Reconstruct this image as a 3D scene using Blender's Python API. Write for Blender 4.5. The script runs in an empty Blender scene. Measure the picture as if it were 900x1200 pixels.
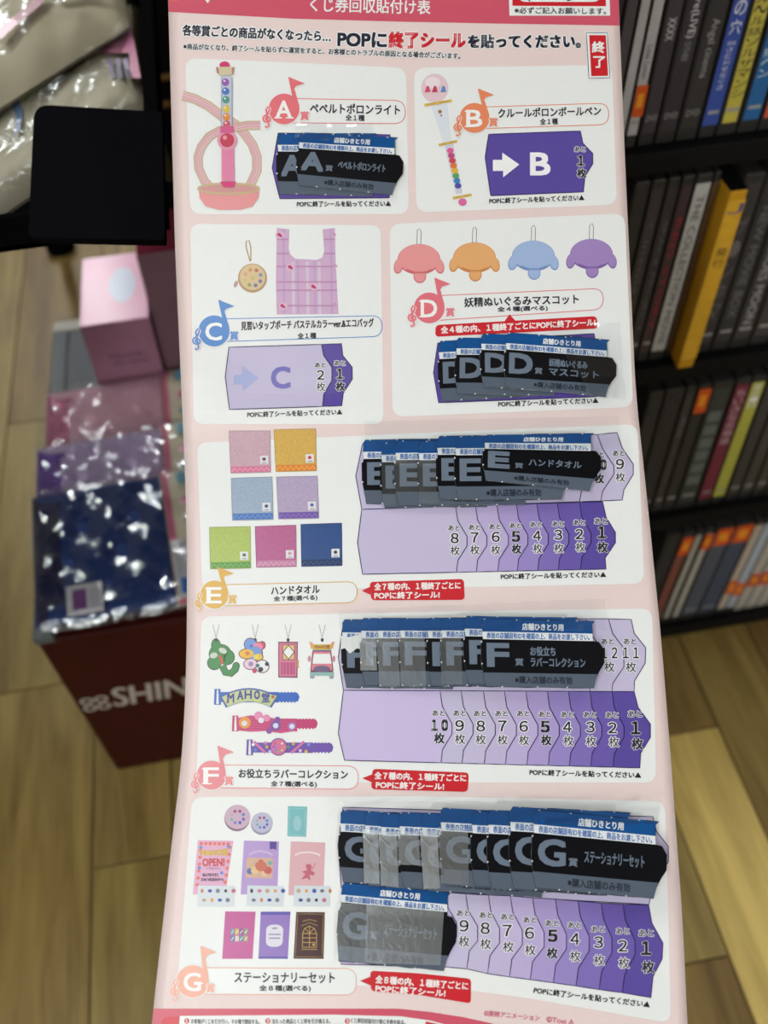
import bpy, bmesh, math, random
from mathutils import Vector
random.seed(7)
SC = bpy.context.scene
COL = SC.collection
# ------------------------------------------------------------------ camera
FPX = 1200.0
PITCH, HEAD, ROLL, CH = math.radians(48.5), math.radians(7.0), math.radians(3.77), 1.3
Fv = Vector((math.sin(HEAD)*math.cos(PITCH), math.cos(HEAD)*math.cos(PITCH), -math.sin(PITCH)))
R0 = Vector((math.cos(HEAD), -math.sin(HEAD), 0.0)); U0 = R0.cross(Fv)
Rv = math.cos(ROLL)*R0 - math.sin(ROLL)*U0
Uv = math.cos(ROLL)*U0 + math.sin(ROLL)*R0
CP = Vector((0, 0, CH))
cam_d = bpy.data.cameras.new('camera'); cam = bpy.data.objects.new('camera', cam_d); COL.objects.link(cam)
from mathutils import Matrix
m = Matrix((Rv, Uv, -Fv)).transposed().to_4x4(); m.translation = CP
cam.matrix_world = m
cam_d.sensor_fit = 'VERTICAL'; cam_d.sensor_height = 9.0; cam_d.sensor_width = 6.75
cam_d.lens = 9.0*FPX/1200.0
cam_d.clip_start = 0.01; cam_d.clip_end = 50
cam_d.dof.use_dof = True; cam_d.dof.focus_distance = 0.56; cam_d.dof.aperture_fstop = 9.0/5.2
SC.camera = cam
# ------------------------------------------------------------------ world, lights, exposure
w = bpy.data.worlds.new('world'); SC.world = w; w.use_nodes = True
w.node_tree.nodes['Background'].inputs[0].default_value = (0.80, 0.92, 1.0, 1)
w.node_tree.nodes['Background'].inputs[1].default_value = 0.10
SC.view_settings.view_transform = 'Standard'; SC.view_settings.look = 'None'
SC.view_settings.exposure = 0.62; SC.view_settings.gamma = 1.0
def area(name, loc, sx, sy, power, col=(1, 1, 1)):
    l = bpy.data.lights.new(name, 'AREA'); l.shape = 'RECTANGLE'; l.size = sx; l.size_y = sy
    l.energy = power; l.color = col
    o = bpy.data.objects.new(name, l); o.location = loc; COL.objects.link(o); return o
LC = (.99, 1.0, .985)
for lx_, ly_, lp_ in ((-.82, -.75, 13), (1.75, -2.75, 60), (-1.7, -2.75, 42), (-.86, 1.35, 13), (1.75, 1.35, 8), (-.86, 4.4, 34), (1.35, 4.4, 14)):
    area('ceiling_light', (lx_, ly_, 2.70), .13, 1.15, lp_, LC)

def ray(x, y):
    return Fv + Rv*((x-450)/FPX) - Uv*((y-600)/FPX)
def atz(x, y, z):
    d = ray(x, y); return CP + d*((z-CH)/d.z)
def aty(x, y, Y):
    d = ray(x, y); return CP + d*(Y/d.y)

# ------------------------------------------------------------------ materials
def lin(c):
    out = []
    for v in c[:3]:
        v = v/255.0
        out.append(v/12.92 if v <= .04045 else ((v+.055)/1.055)**2.4)
    return tuple(out)
MATS = {}
def mat(col, rough=.34, spec=.45, metal=0, noise=0, nscale=60, bump=0, coat=0, key=None):
    k = key or (tuple(col), rough, spec, metal, noise, nscale, bump, coat)
    if k in MATS: return MATS[k]
    m = bpy.data.materials.new('surface_%02x%02x%02x' % tuple(int(max(0, min(255, v))) for v in col[:3])); m.use_nodes = True
    nt = m.node_tree; b = nt.nodes['Principled BSDF']
    c = lin(col)
    b.inputs['Base Color'].default_value = (*c, 1); b.inputs['Roughness'].default_value = rough
    b.inputs['Specular IOR Level'].default_value = spec; b.inputs['Metallic'].default_value = metal
    b.inputs['Coat Weight'].default_value = coat; b.inputs['Coat Roughness'].default_value = .08
    if noise or bump:
        tc = nt.nodes.new('ShaderNodeTexCoord'); n = nt.nodes.new('ShaderNodeTexNoise')
        n.inputs['Scale'].default_value = nscale; n.inputs['Detail'].default_value = 5
        nt.links.new(tc.outputs['Object'], n.inputs['Vector'])
        if noise:
            r = nt.nodes.new('ShaderNodeMapRange'); r.inputs[1].default_value = .3; r.inputs[2].default_value = .7
            r.inputs[3].default_value = 1-noise; r.inputs[4].default_value = 1+noise
            mx = nt.nodes.new('ShaderNodeVectorMath'); mx.operation = 'SCALE'; mx.inputs[0].default_value = c
            nt.links.new(n.outputs['Fac'], r.inputs[0]); nt.links.new(r.outputs[0], mx.inputs['Scale'])
            nt.links.new(mx.outputs[0], b.inputs['Base Color'])
        if bump:
            bp = nt.nodes.new('ShaderNodeBump'); bp.inputs['Strength'].default_value = bump; bp.inputs['Distance'].default_value = .002
            nt.links.new(n.outputs['Fac'], bp.inputs['Height']); nt.links.new(bp.outputs[0], b.inputs['Normal'])
    MATS[k] = m; return m
def film_mat(key, gloss=.25, rough=.12, bump=.5, scale=60, dist=.002):
    if key in MATS: return MATS[key]
    m = bpy.data.materials.new('clear_film'); m.use_nodes = True; nt = m.node_tree
    for n in list(nt.nodes): nt.nodes.remove(n)
    out = nt.nodes.new('ShaderNodeOutputMaterial'); mx = nt.nodes.new('ShaderNodeMixShader')
    tr = nt.nodes.new('ShaderNodeBsdfTransparent'); tr.inputs[0].default_value = (.97, .98, .98, 1)
    gl = nt.nodes.new('ShaderNodeBsdfGlossy'); gl.inputs['Roughness'].default_value = rough; gl.inputs['Color'].default_value = (.90, .97, 1.0, 1)
    fr = nt.nodes.new('ShaderNodeLayerWeight'); fr.inputs[0].default_value = .3
    mr = nt.nodes.new('ShaderNodeMapRange'); mr.inputs[3].default_value = gloss; mr.inputs[4].default_value = min(1, gloss+.5)
    nt.links.new(fr.outputs['Fresnel'], mr.inputs[0]); nt.links.new(mr.outputs[0], mx.inputs[0])
    tc = nt.nodes.new('ShaderNodeTexCoord'); nz = nt.nodes.new('ShaderNodeTexNoise'); nz.inputs['Scale'].default_value = scale
    nz.inputs['Detail'].default_value = 3; nz.inputs['Distortion'].default_value = 1.5
    bp = nt.nodes.new('ShaderNodeBump'); bp.inputs['Strength'].default_value = bump; bp.inputs['Distance'].default_value = dist
    nt.links.new(tc.outputs['Object'], nz.inputs['Vector']); nt.links.new(nz.outputs['Fac'], bp.inputs['Height'])
    nt.links.new(bp.outputs[0], gl.inputs['Normal'])
    nt.links.new(tr.outputs[0], mx.inputs[1]); nt.links.new(gl.outputs[0], mx.inputs[2]); nt.links.new(mx.outputs[0], out.inputs[0])
    MATS[key] = m; return m

def tag(o, label=None, cat=None, group=None, kind=None):
    if label: o['label'] = label
    if cat: o['category'] = cat
    if group: o['group'] = group
    if kind: o['kind'] = kind
    return o
def empty(name, loc, label, cat, group=None, rot=(0, 0, 0)):
    o = bpy.data.objects.new(name, None); COL.objects.link(o); o.location = loc; o.rotation_euler = rot
    o.empty_display_size = .02
    return tag(o, label, cat, group)

# ------------------------------------------------------------------ generic mesh collector
class MB:
    def __init__(s): s.v = []; s.f = []; s.m = []; s.mats = []
    def mi(s, m):
        if m not in s.mats: s.mats.append(m)
        return s.mats.index(m)
    def add(s, vs, fs, m):
        b = len(s.v); s.v += [tuple(v) for v in vs]; k = s.mi(m)
        for f in fs: s.f.append(tuple(b+i for i in f)); s.m.append(k)
    def build(s, name, parent=None, smooth=False, origin=None, bevel=0, autosm=False):
        me = bpy.data.meshes.new(name)
        o0 = Vector(origin) if origin is not None else None
        if o0 is None and parent is None and s.v:
            n = len(s.v); o0 = Vector((sum(v[0] for v in s.v)/n, sum(v[1] for v in s.v)/n, min(v[2] for v in s.v)))
        base = Vector((0, 0, 0))
        if parent is not None:
            p = parent
            while p: base = base + p.location; p = p.parent
        if o0 is None: o0 = base
        me.from_pydata([(v[0]-o0.x, v[1]-o0.y, v[2]-o0.z) for v in s.v], [], s.f)
        for m in s.mats: me.materials.append(m)
        me.polygons.foreach_set('material_index', s.m)
        if smooth: me.polygons.foreach_set('use_smooth', [True]*len(me.polygons))
        me.update()
        o = bpy.data.objects.new(name, me); COL.objects.link(o)
        o.location = o0 - base
        if parent is not None: o.parent = parent
        if bevel:
            b = o.modifiers.new('bevel', 'BEVEL'); b.width = bevel; b.segments = 2; b.limit_method = 'ANGLE'
        return o
    def box(s, x0, x1, y0, y1, z0, z1, m, T=None):
        vs = [Vector((x, y, z)) for z in (z0, z1) for y in (y0, y1) for x in (x0, x1)]
        if T: vs = [T(v) for v in vs]
        s.add(vs, [(0, 2, 3, 1), (4, 5, 7, 6), (0, 1, 5, 4), (2, 6, 7, 3), (0, 4, 6, 2), (1, 3, 7, 5)], m)
    def tube(s, pts, r, m, n=6):
        pts = [Vector(p) for p in pts]; rings = []
        for i, p in enumerate(pts):
            t = (pts[min(i+1, len(pts)-1)] - pts[max(i-1, 0)]).normalized()
            a = t.orthogonal().normalized(); b = t.cross(a)
            rings.append([p + a*r*math.cos(6.2832*k/n) + b*r*math.sin(6.2832*k/n) for k in range(n)])
        vs = [v for rg in rings for v in rg]; fs = []
        for i in range(len(rings)-1):
            for k in range(n): fs.append((i*n+k, i*n+(k+1) % n, (i+1)*n+(k+1) % n, (i+1)*n+k))
        fs.append(tuple(range(n))[::-1]); fs.append(tuple((len(rings)-1)*n+k for k in range(n)))
        s.add(vs, fs, m)

# ------------------------------------------------------------------ text geometry (built-in font), cached as flat triangles
TXT = {}
FW = {ord(c): 0xFF10+int(c) for c in '0123456789'}
def text_tris(s, bold=0):
    s = s.translate(FW)
    k = (s, bold)
    if k in TXT: return TXT[k]
    cu = bpy.data.curves.new('lettering', 'FONT'); cu.body = s; cu.size = 1; cu.resolution_u = 3
    cu.offset = 0; cu.fill_mode = 'BOTH'
    o = bpy.data.objects.new('lettering', cu); COL.objects.link(o)
    me = bpy.data.meshes.new_from_object(o)
    bm = bmesh.new(); bm.from_mesh(me); bmesh.ops.triangulate(bm, faces=bm.faces[:])
    vs = [(v.co.x, v.co.y) for v in bm.verts]; fs = [tuple(v.index for v in f.verts) for f in bm.faces]
    bm.free(); bpy.data.meshes.remove(me); bpy.data.objects.remove(o); bpy.data.curves.remove(cu)
    if not vs: vs = [(0, 0), (1, 1)]
    x0 = min(v[0] for v in vs); x1 = max(v[0] for v in vs); y0 = min(v[1] for v in vs); y1 = max(v[1] for v in vs)
    dx = (x1-x0) or 1; dy = (y1-y0) or 1
    r = ([((v[0]-x0)/dx, (v[1]-y0)/dy) for v in vs], fs, dx/dy)
    TXT[k] = r; return r

# ------------------------------------------------------------------ the hanging poster: a sheet of real size, curled toward the reader at its foot
KN = [(-80, .588), (0, .5840), (120, .5835), (240, .5825), (360, .5815), (440, .5800), (478, .5795), (520, .5760), (600, .5665), (680, .5590), (750, .5530), (830, .5450),
      (900, .5360), (990, .5230), (1080, .5095), (1150, .5000), (1230, .4880)]
def interp(t):
    if t <= KN[0][0]: return KN[0][1]
    for i in range(len(KN)-1):
        if t <= KN[i+1][0]:
            a, b = KN[i], KN[i+1]; h = b[0]-a[0]; u = (t-a[0])/h
            pa = KN[i-1] if i else a; pb = KN[i+2] if i+2 < len(KN) else b
            ma = (b[1]-pa[1])/(b[0]-pa[0])*h; mb = (pb[1]-a[1])/(pb[0]-a[0])*h
            return (2*u**3-3*u*u+1)*a[1] + (u**3-2*u*u+u)*ma + (-2*u**3+3*u*u)*b[1] + (u**3-u*u)*mb
    return KN[-1][1]
_TAB = [interp(i*1.0-80) for i in range(0, 1320)]
def creasey(x): return 486 - (x-213)*(24/532.0)
def depth(x, y):
    v = y + (x-213)*0.045*max(0, 1-abs(y-480)/400.0)
    i = max(0, min(1317.0, v+80)); k = int(i); d = _TAB[k] + (_TAB[k+1]-_TAB[k])*(i-k)
    u = (x-470)/280.0
    d += .004*u*u - .0012*math.exp(-((y-creasey(x))/13.0)**2)
    # local buckle left of the crease and a lifted lower-left part
    d -= .0030*math.exp(-((x-225)/55.0)**2 - ((y-452)/32.0)**2)
    return d
def raw(x, y): return CP + ray(x, y)*depth(x, y)
_NC = {}
def nrm(x, y):
    k = (round(x/2), round(y/2))
    n = _NC.get(k)
    if n is None:
        X, Y = k[0]*2, k[1]*2
        n = (raw(X+1.5, Y)-raw(X-1.5, Y)).cross(raw(X, Y-1.5)-raw(X, Y+1.5)).normalized()
        if n.dot(Fv) > 0: n = -n
        _NC[k] = n
    return n
def at(x, y, h=0.0): return raw(x, y) + nrm(x, y)*h
LAY = 0.00007
def cut2d(pts, gx=12, gy=6):
    """flat polygon in sheet coordinates -> small faces following the sheet"""
    xs = [p[0] for p in pts]; ys = [p[1] for p in pts]
    if max(xs)-min(xs) < gx*1.2 and max(ys)-min(ys) < gy*1.2:
        if len(pts) <= 4: return pts, [tuple(range(len(pts)))]
    bm = bmesh.new(); vs = [bm.verts.new((p[0], p[1], 0)) for p in pts]
    f = bm.faces.new(vs); bm.normal_update(); bmesh.ops.triangulate(bm, faces=[f])
    bmesh.ops.dissolve_limit(bm, angle_limit=.01, verts=bm.verts[:], edges=bm.edges[:]) if False else None
    for g, ax in ((gx, 0), (gy, 1)):
        lo = min(xs) if ax == 0 else min(ys); hi = max(xs) if ax == 0 else max(ys)
        t = math.floor(lo/g)*g + g
        while t < hi:
            co = (t, 0, 0) if ax == 0 else (0, t, 0); no = (1, 0, 0) if ax == 0 else (0, 1, 0)
            bmesh.ops.bisect_plane(bm, geom=bm.verts[:]+bm.edges[:]+bm.faces[:], plane_co=co, plane_no=no, dist=1e-4)
            t += g
    bm.verts.index_update()
    V = [(v.co.x, v.co.y) for v in bm.verts]; Fs = [tuple(v.index for v in f.verts) for f in bm.faces]
    bm.free(); return V, Fs
def rpoly(pts, r, n=5):
    out = []; N = len(pts)
    for i, p in enumerate(pts):
        ri = r[i] if isinstance(r, (list, tuple)) else r
        if ri <= 0: out.append(p); continue
        a = Vector(pts[i-1]) - Vector(p); b = Vector(pts[(i+1) % N]) - Vector(p)
        ri2 = min(ri, a.length*.5, b.length*.5); A = Vector(p)+a.normalized()*ri2; B = Vector(p)+b.normalized()*ri2
        for k in range(n+1):
            t = k/n; q = A*(1-t)**2 + Vector(p)*2*t*(1-t) + B*t*t; out.append((q.x, q.y))
    return out
def ell(cx, cy, rx, ry=None, n=24, a=0, a0=0, a1=360):
    ry = ry or rx; A = math.radians(a); out = []
    for k in range(n if a1-a0 >= 360 else n+1):
        t = math.radians(a0+(a1-a0)*k/n); x, y = rx*math.cos(t), ry*math.sin(t)
        out.append((cx+x*math.cos(A)-y*math.sin(A), cy+x*math.sin(A)+y*math.cos(A)))
    return out
class Print(MB):
    """flat print lying on the sheet (or on a card lying on it: base height h0)"""
    def __init__(s, h0=0, lay=1, hf=None): super().__init__(); s.h0 = h0; s.lay = lay; s.hf = hf
    def P(s, x, y, l):
        h = s.h0 + (s.lay+l)*LAY
        if s.hf: h += s.hf(x, y)
        return at(x, y, h)
    def poly(s, pts, m, l=0):
        if not isinstance(m, bpy.types.Material): m = mat(m)
        V, Fs = cut2d(pts); s.add([s.P(x, y, l) for x, y in V], Fs, m)
    def line(s, pts, w, m, l=0, closed=False):
        if not isinstance(m, bpy.types.Material): m = mat(m)
        pts = [Vector(p[:2]) for p in pts]
        q = []
        segs = list(zip(pts, pts[1:]+([pts[0]] if closed else [])))
        if not closed: segs = segs[:len(pts)-1]
        for a, b in segs:
            n = max(1, int((b-a).length/9))
            for k in range(n): q.append(a+(b-a)*k/n)
        q.append(pts[0] if closed else pts[-1])
        vs = []; N = len(q)
        for i, p in enumerate(q):
            a = q[i-1] if i else (q[-2] if closed else p); b = q[i+1] if i < N-1 else (q[1] if closed else p)
            t = (b-a); t = t.normalized() if t.length > 1e-6 else Vector((1, 0)); nn = Vector((-t.y, t.x))*w/2
            vs += [s.P(p.x+nn.x, p.y+nn.y, l), s.P(p.x-nn.x, p.y-nn.y, l)]
        s.add(vs, [(2*i, 2*i+1, 2*i+3, 2*i+2) for i in range(N-1)], m)
    def text(s, t, p0, p1, h, m, l=0, bold=0.0, out=0.0, outm=None, up=None):
        """ink box of t: baseline p0-p1, height h (sheet px)"""
        if not isinstance(m, bpy.types.Material): m = mat(m)
        vs, fs, asp = text_tris(t)
        a = Vector(p0); u = Vector(p1)-a
        n = Vector((u.y, -u.x)).normalized()*h if up is None else Vector(up)*h
        def put(dx, dy, mm, ll): s.add([s.P(a.x+u.x*x+n.x*y+dx, a.y+u.y*x+n.y*y+dy, ll) for x, y in vs], fs, mm)
        if out:
            om = mat(outm or (235, 238, 240))
            for k in range(8): put(out*math.cos(k*.7854), out*math.sin(k*.7854), om, l+k*.04)
            l += .5
        if bold:
            for k, (dx, dy) in enumerate(((-1, -1), (1, -1), (-1, 1), (1, 1))): put(dx*bold, dy*bold, m, l+k*.05)
        else: put(0, 0, m, l)
    def ctext(s, t, cx, cy, w, h, m, **k): s.text(t, (cx-w/2, cy+h/2), (cx+w/2, cy+h/2), h, m, **k)

INK = (28, 32, 52); WHITE = (231, 235, 236); PAPER = (228, 210, 209); RED = (200, 32, 44); HEADC = (203, 84, 106)
poster = empty('prize_poster', at(460, 600), 'long pink and white prize chart poster with seven prize panels', 'poster')
# paper sheet with thickness
LE = [(-60, 196), (0, 197), (290, 205), (480, 213.5), (560, 217), (640, 219), (740, 219), (820, 217), (900, 212), (980, 202), (1080, 191), (1150, 183), (1230, 175)]
RE = [(-60, 723), (0, 725), (200, 733), (460, 745), (600, 760), (750, 775), (900, 787), (1080, 800), (1230, 807)]
def pl(T, y):
    for a, b in zip(T, T[1:]):
        if y <= b[0]: return a[1]+(b[1]-a[1])*(y-a[0])/(b[0]-a[0])
    return T[-1][1]
def sm(T, y): return (pl(T, y-25)+pl(T, y)+pl(T, y+25))/3
sh = MB(); NX = 44; ys = [y for y in range(-54, 1224, 6)]
mp = mat(PAPER, rough=.33, spec=.5, bump=.12, nscale=1400, key='paper')
for back in (0, 1):
    vs = []
    for y in ys:
        l, r = sm(LE, y), sm(RE, y)
        for i in range(NX+1):
            vs.append(at(l+(r-l)*i/NX, y, -.00025*back))
    fs = []
    for j in range(len(ys)-1):
        for i in range(NX):
            q = (j*(NX+1)+i, j*(NX+1)+i+1, (j+1)*(NX+1)+i+1, (j+1)*(NX+1)+i)
            fs.append(q[::-1] if not back else q)
    sh.add(vs, fs, mp if not back else mat((225, 225, 222), key='paper_back'))
n1 = (NX+1)*len(ys); ef = []
for j in range(len(ys)-1):
    for i in (0, NX):
        a = j*(NX+1)+i; ef.append((a, a+NX+1, a+NX+1+n1, a+n1))
sh.f += ef; sh.m += [sh.mi(mat((235, 232, 230), key='paper_edge'))]*len(ef)
sh.build('paper_sheet', poster, smooth=True)

def part(pr, name, parent, smooth=False):
    return pr.build(name, parent, smooth=smooth)
# ---- header
p = Print()
def band(top, bot):   # polygon lists
    return top + bot[::-1]
p.poly([(sm(LE, -50)+.2, -50), (sm(RE, -50)-.2, -50), (sm(RE, 30)-.2, 30), (600, 28), (470, 25.5), (345, 22), (sm(LE, 14)+.2, 14)], mat(HEADC))
p.poly([(197.3, -14), (211, -14), (215, -4), (210, 1.5), (197.6, 3)], (214, 96, 92), l=1)
p.poly([(236, -6), (243.5, 4), (250, -6)], WHITE, l=1); p.poly([(239, -6), (243.5, .5), (247, -6)], INK, l=2)
p.poly(rpoly([(595.5, -30), (713.5, -30), (715, 18.5), (597, 18.5)], 0), WHITE, l=1)
p.poly([(600, -30), (709, -30), (710, 7.5), (600.5, 7)], RED, l=2)
p.poly(rpoly([(607, -30), (702, -30), (703, 2.5), (608, 2.5)], [0, 0, 8, 8]), WHITE, l=3)
p.line([(621, -4), (620, 2)], 1.6, INK, l=4); p.line([(660, -3), (666, 1), (673, -2)], 1.6, INK, l=4)
part(p, 'header_band', poster)
p = Print(lay=2)
p.text('くじ券回収貼付け表', (363.5, 13.5), (504, 17), 16.5, WHITE, bold=.25)
part(p, 'header_lettering', poster)
p = Print(lay=2)
p.text('※必ずご記入お願いします。', (603, 16), (710, 17), 7.5, (40, 40, 50), l=2, bold=.12)
part(p, 'entry_note_lettering', poster)
p = Print()
p.text('各等賞ごとの商品がなくなったら…', (214, 41.5), (387, 49), 12.5, INK, bold=.42, out=1.9)
p.text('POPに', (396, 54), (452.5, 55.5), 16.5, INK, bold=.8, out=2.2)
p.text('終了シール', (456, 56), (545, 56.5), 18.5, RED, bold=.95, out=2.2)
p.text('を貼ってください。', (549, 56), (680, 56), 15, INK, bold=.75, out=2)
p.text('※商品がなくなり、終了シールを貼らずに運営をすると、お客様とのトラブルの原因となる場合がございます。', (215, 57.8), (539, 69.2), 7, (40, 42, 56), bold=.2, out=1.1)
part(p, 'heading_lettering', poster)

# ---- shared print builders
def panel(pts, r=14):
    p = Print(); p.poly(rpoly(pts, r), mat(WHITE, rough=.33, spec=.5, bump=.12, nscale=1400)); return part(p, 'prize_panel', poster)
SERIF = {'A': [(-.12, .36, 0), (.62, 1.12, 0)], 'B': [(-.14, .3, 0), (-.14, .3, .93)], 'C': [],
         'D': [(-.14, .3, 0), (-.14, .3, .93)], 'E': [(-.14, .3, 0), (-.14, .3, .93)], 'F': [(-.14, .55, 0), (-.14, .3, .93)], 'G': [(.6, 1.12, .42)]}
def clef(p, x, y, h, col, l=0):
    # spiral-and-stem clef drawn with a stroke
    pts = []
    for k in range(0, 15):
        t = k/14*math.radians(560); r = h*(.05+.19*k/14)
        pts.append((x+r*math.cos(t+1.2), y+h*.08+r*.85*math.sin(t+1.2)))
    pts += [(x+h*.05, y-h*.25), (x+h*.12, y-h*.42), (x+h*.02, y-h*.5), (x-h*.06, y-h*.36), (x+h*.02, y+h*.1), (x+h*.07, y+h*.42), (x-h*.04, y+h*.5), (x-h*.1, y+h*.42)]
    p.line(pts, h*.16, (238, 225, 226), l=l); p.line(pts, h*.08, col, l=l+1)
def badge(pan, L, col, cx, cy, r, flag, cap, kanji, title, tp0, tp1, th, sub, sp, letter=(238, 240, 240), serif_h=1.1):
    """cap: capsule corners TL,TR,BR,BL; kanji: centre of the small prize character"""
    p = Print(lay=2)
    q = rpoly(cap, [1, 14, 14, 1], n=7)
    p.poly(q, mat(WHITE)); p.line(q, .9, col, l=1, closed=True); part(p, 'title_capsule', pan)
    p = Print(lay=4)
    hx, hy = flag
    p.poly(ell(cx, cy, r+1.3, n=30), WHITE)
    p.poly([(hx, hy), (hx+3, hy), (cx+r*.98, cy-r*.25), (cx+r*.7, cy)], col, l=1)
    p.poly([(hx, hy-.5), (hx+9, hy+3), (hx+19, hy+7), (hx+9, hy+10), (hx+6.5, hy+14)], col, l=1.5)
    p.poly(ell(cx, cy, r, n=30), col, l=2)
    w = r*1.02; h = r*serif_h
    p.ctext(L, cx-r*.02, cy+r*.04, w, h, letter, l=3, bold=.5)
    for a, b, t in SERIF[L]:
        x0 = cx-w/2+w*a; x1 = cx-w/2+w*b; y = cy+h/2-h*t+r*.04
        p.poly([(x0, y-.9), (x1, y-.9), (x1, y+.6), (x0, y+.6)], letter, l=3.4)
    clef(p, cx-r-1.5, cy+r*.55, r*1.35, col, l=4)
    p.ctext('賞', kanji[0], kanji[1], 10, 10, col, l=3, bold=.25, out=1)
    part(p, 'prize_badge', pan)
    p = Print(lay=4)
    p.text(title, tp0, tp1, th, (28, 30, 42), bold=.25)
    (sx0, sx1, sy, sh_), st = sp, sub
    p.text(st, (sx0, sy), (sx1, sy+(tp1[1]-tp0[1])*(sx1-sx0)/(tp1[0]-tp0[0])), sh_, (34, 36, 48), bold=.2)
    part(p, 'title_lettering', pan)
POPS = 'POPに終了シールを貼ってください▲'
def popnote(p, p0, p1, h=6.5): p.text(POPS, p0, p1, h, (30, 31, 40), bold=.2)
def bubble(pan, pts, tip, lines):
    p = Print(lay=3)
    p.poly(rpoly(pts, 5), RED); p.poly(tip, RED, l=.5)
    part(p, 'warning_bubble', pan)
    p = Print(lay=5)
    for t, a, b, h in lines: p.text(t, a, b, h, (240, 232, 232), bold=.32)
    part(p, 'warning_lettering', pan)
CELL = {1: (88, 72, 158), 2: (104, 87, 170), 3: (124, 109, 184), 4: (148, 134, 198), 5: (168, 154, 208), 6: (184, 172, 216), 7: (189, 180, 216), 8: (192, 185, 217), 9: (193, 187, 218)}
LINE = (48, 40, 88)
def chev(x, yt, yb, tipdx):
    """zigzag cell edge: list of points from top to bottom; yt,yb give row top/bottom at x"""
    h = yb-yt
    return [(x, yt), (x+tipdx*.2, yt+h*.22), (x+tipdx, yt+h*.46), (x+tipdx, yt+h*.6), (x+tipdx*.2, yt+h*.82), (x+tipdx*.08, yb)]
def cells(pan, outer_left, chevs, nums, l0=2):
    """outer_left: [top-left, left tip, bottom-left]; chevs: list of (edge points, colour number of cell on its left)"""
    p = Print(lay=l0)
    prev = [outer_left[0], outer_left[1], outer_left[2]]
    for i, (e, n) in enumerate(chevs):
        pts = prev + e[::-1]
        p.poly(pts, CELL.get(n, (198, 186, 226)))
        p.line(pts, 1.05, LINE, l=1, closed=True)
        prev = e
    part(p, 'count_cells', pan)
    p = Print(lay=l0+2)
    for n, (ax, ay), (nx, ny), (kx, ky), sc in nums:
        b = n in (1, 5, 10)
        p.ctext('あと', ax, ay, 13.5*sc, 6*sc, (38, 36, 52), bold=.18, out=.9)
        p.ctext(str(n), nx, ny, (9.0 if n < 10 else 17)*sc if n != 1 else 11.5*sc*text_tris('1')[2], 11.5*sc, (25, 25, 36), bold=.75 if b else .25, out=1.3)
        p.ctext('枚', kx, ky, 11*sc, 11*sc, (35, 34, 50), bold=.4 if b else .12, out=1.0)
    part(p, 'count_lettering', pan)
def quad(p, a, b, c, d, col, l=0): p.poly([a, b, c, d], col, l)

# ---- stamp at top right (sold-out seal sample)
p = Print(lay=3)
p.poly([(685.5, 37), (713, 37), (716, 93), (688.5, 93.5)], WHITE)
p.line([(687, 38.5), (711.6, 38.5), (714.6, 91.5), (690, 92)], .8, (45, 62, 100), l=1, closed=True)
p.poly([(690.3, 41.5), (709.8, 41.5), (712.4, 89), (692.8, 89.4)], RED, l=1)
p.ctext('終', 701, 55.5, 14.5, 13, WHITE, l=2, bold=.4); p.ctext('了', 702, 73, 13.5, 13, WHITE, l=2, bold=.4)
part(p, 'seal_sample', poster)

# ================= PANEL A
pa = panel([(217, 68), (345, 73.5), (476, 79.5), (479, 251), (350, 251), (223, 251)], [14, 0, 14, 14, 0, 14])
badge(pa, 'A', (224, 112, 122), 333, 128, 18, (338, 91), [(338, 115.5), (475, 118), (475, 145), (336, 144)], (357, 136),
      'ペペルトポロンライト', (363.5, 132.5), (468.5, 134.5), 11.5, '全1種', (405, 427, 141.5, 7))
p = Print(lay=2)
GOLD = (196, 178, 140); PK = (222, 165, 178); PKD = (206, 92, 140)
def ribbon(p, pts, w, l=0):
    p.line(pts, w, (222, 186, 190), l=l)
    for o in (-.5, .5):
        q = []
        for i, a in enumerate(pts):
            b = pts[min(i+1, len(pts)-1)]; c = pts[max(i-1, 0)]; t = Vector((b[0]-c[0], b[1]-c[1])).normalized()
            q.append((a[0]-t.y*w*o, a[1]+t.x*w*o))
        p.line(q, 1.4, GOLD, l=l+1)
    for o in (-.2, .1, .3):
        q = []
        for i, a in enumerate(pts):
            b = pts[min(i+1, len(pts)-1)]; c = pts[max(i-1, 0)]; t = Vector((b[0]-c[0], b[1]-c[1])).normalized()
            q.append((a[0]-t.y*w*o, a[1]+t.x*w*o))
        p.line(q, .5, (196, 130, 160), l=l+.6)
ribbon(p, [(214, 112), (228, 116), (244, 124), (262, 138), (276, 146), (286, 156), (296, 170), (301, 184), (301, 200), (294, 216), (284, 228)], 10)
ribbon(p, [(305, 147), (290, 147), (274, 150), (258, 153), (245, 160), (236, 172), (232, 184), (233, 198), (240, 213), (252, 225)], 9, l=2)
p.poly([(233, 220), (304, 220), (303, 232), (296, 242), (282, 246), (256, 246), (241, 242), (234, 232)], (226, 150, 152), l=4)
p.poly(ell(268, 220, 36, 5.5, n=28), (205, 150, 150), l=5); p.line(ell(268, 221.5, 35.5, 6, n=28), 2.6, GOLD, l=6, closed=True)
p.poly([(259.5, 90), (271.5, 90), (272.5, 152), (259.5, 152)], (188, 196, 214), l=7); p.line([(260, 92), (260, 150)], 1, (150, 165, 195), l=8); p.line([(272, 92), (272, 150)], 1, (150, 165, 195), l=8)
for i, (yy, c) in enumerate(((97, (150, 90, 175)), (107.5, (70, 120, 195)), (117.5, (80, 150, 130)), (128, (215, 190, 70)), (137.5, (220, 140, 60)), (146, (205, 90, 110)))):
    p.poly(ell(264.5+i*.3, yy, 4.4, n=14), c, l=9); p.poly(ell(263.3+i*.3, yy-1.4, 1.2, n=8), (232, 232, 238), l=10)
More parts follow.
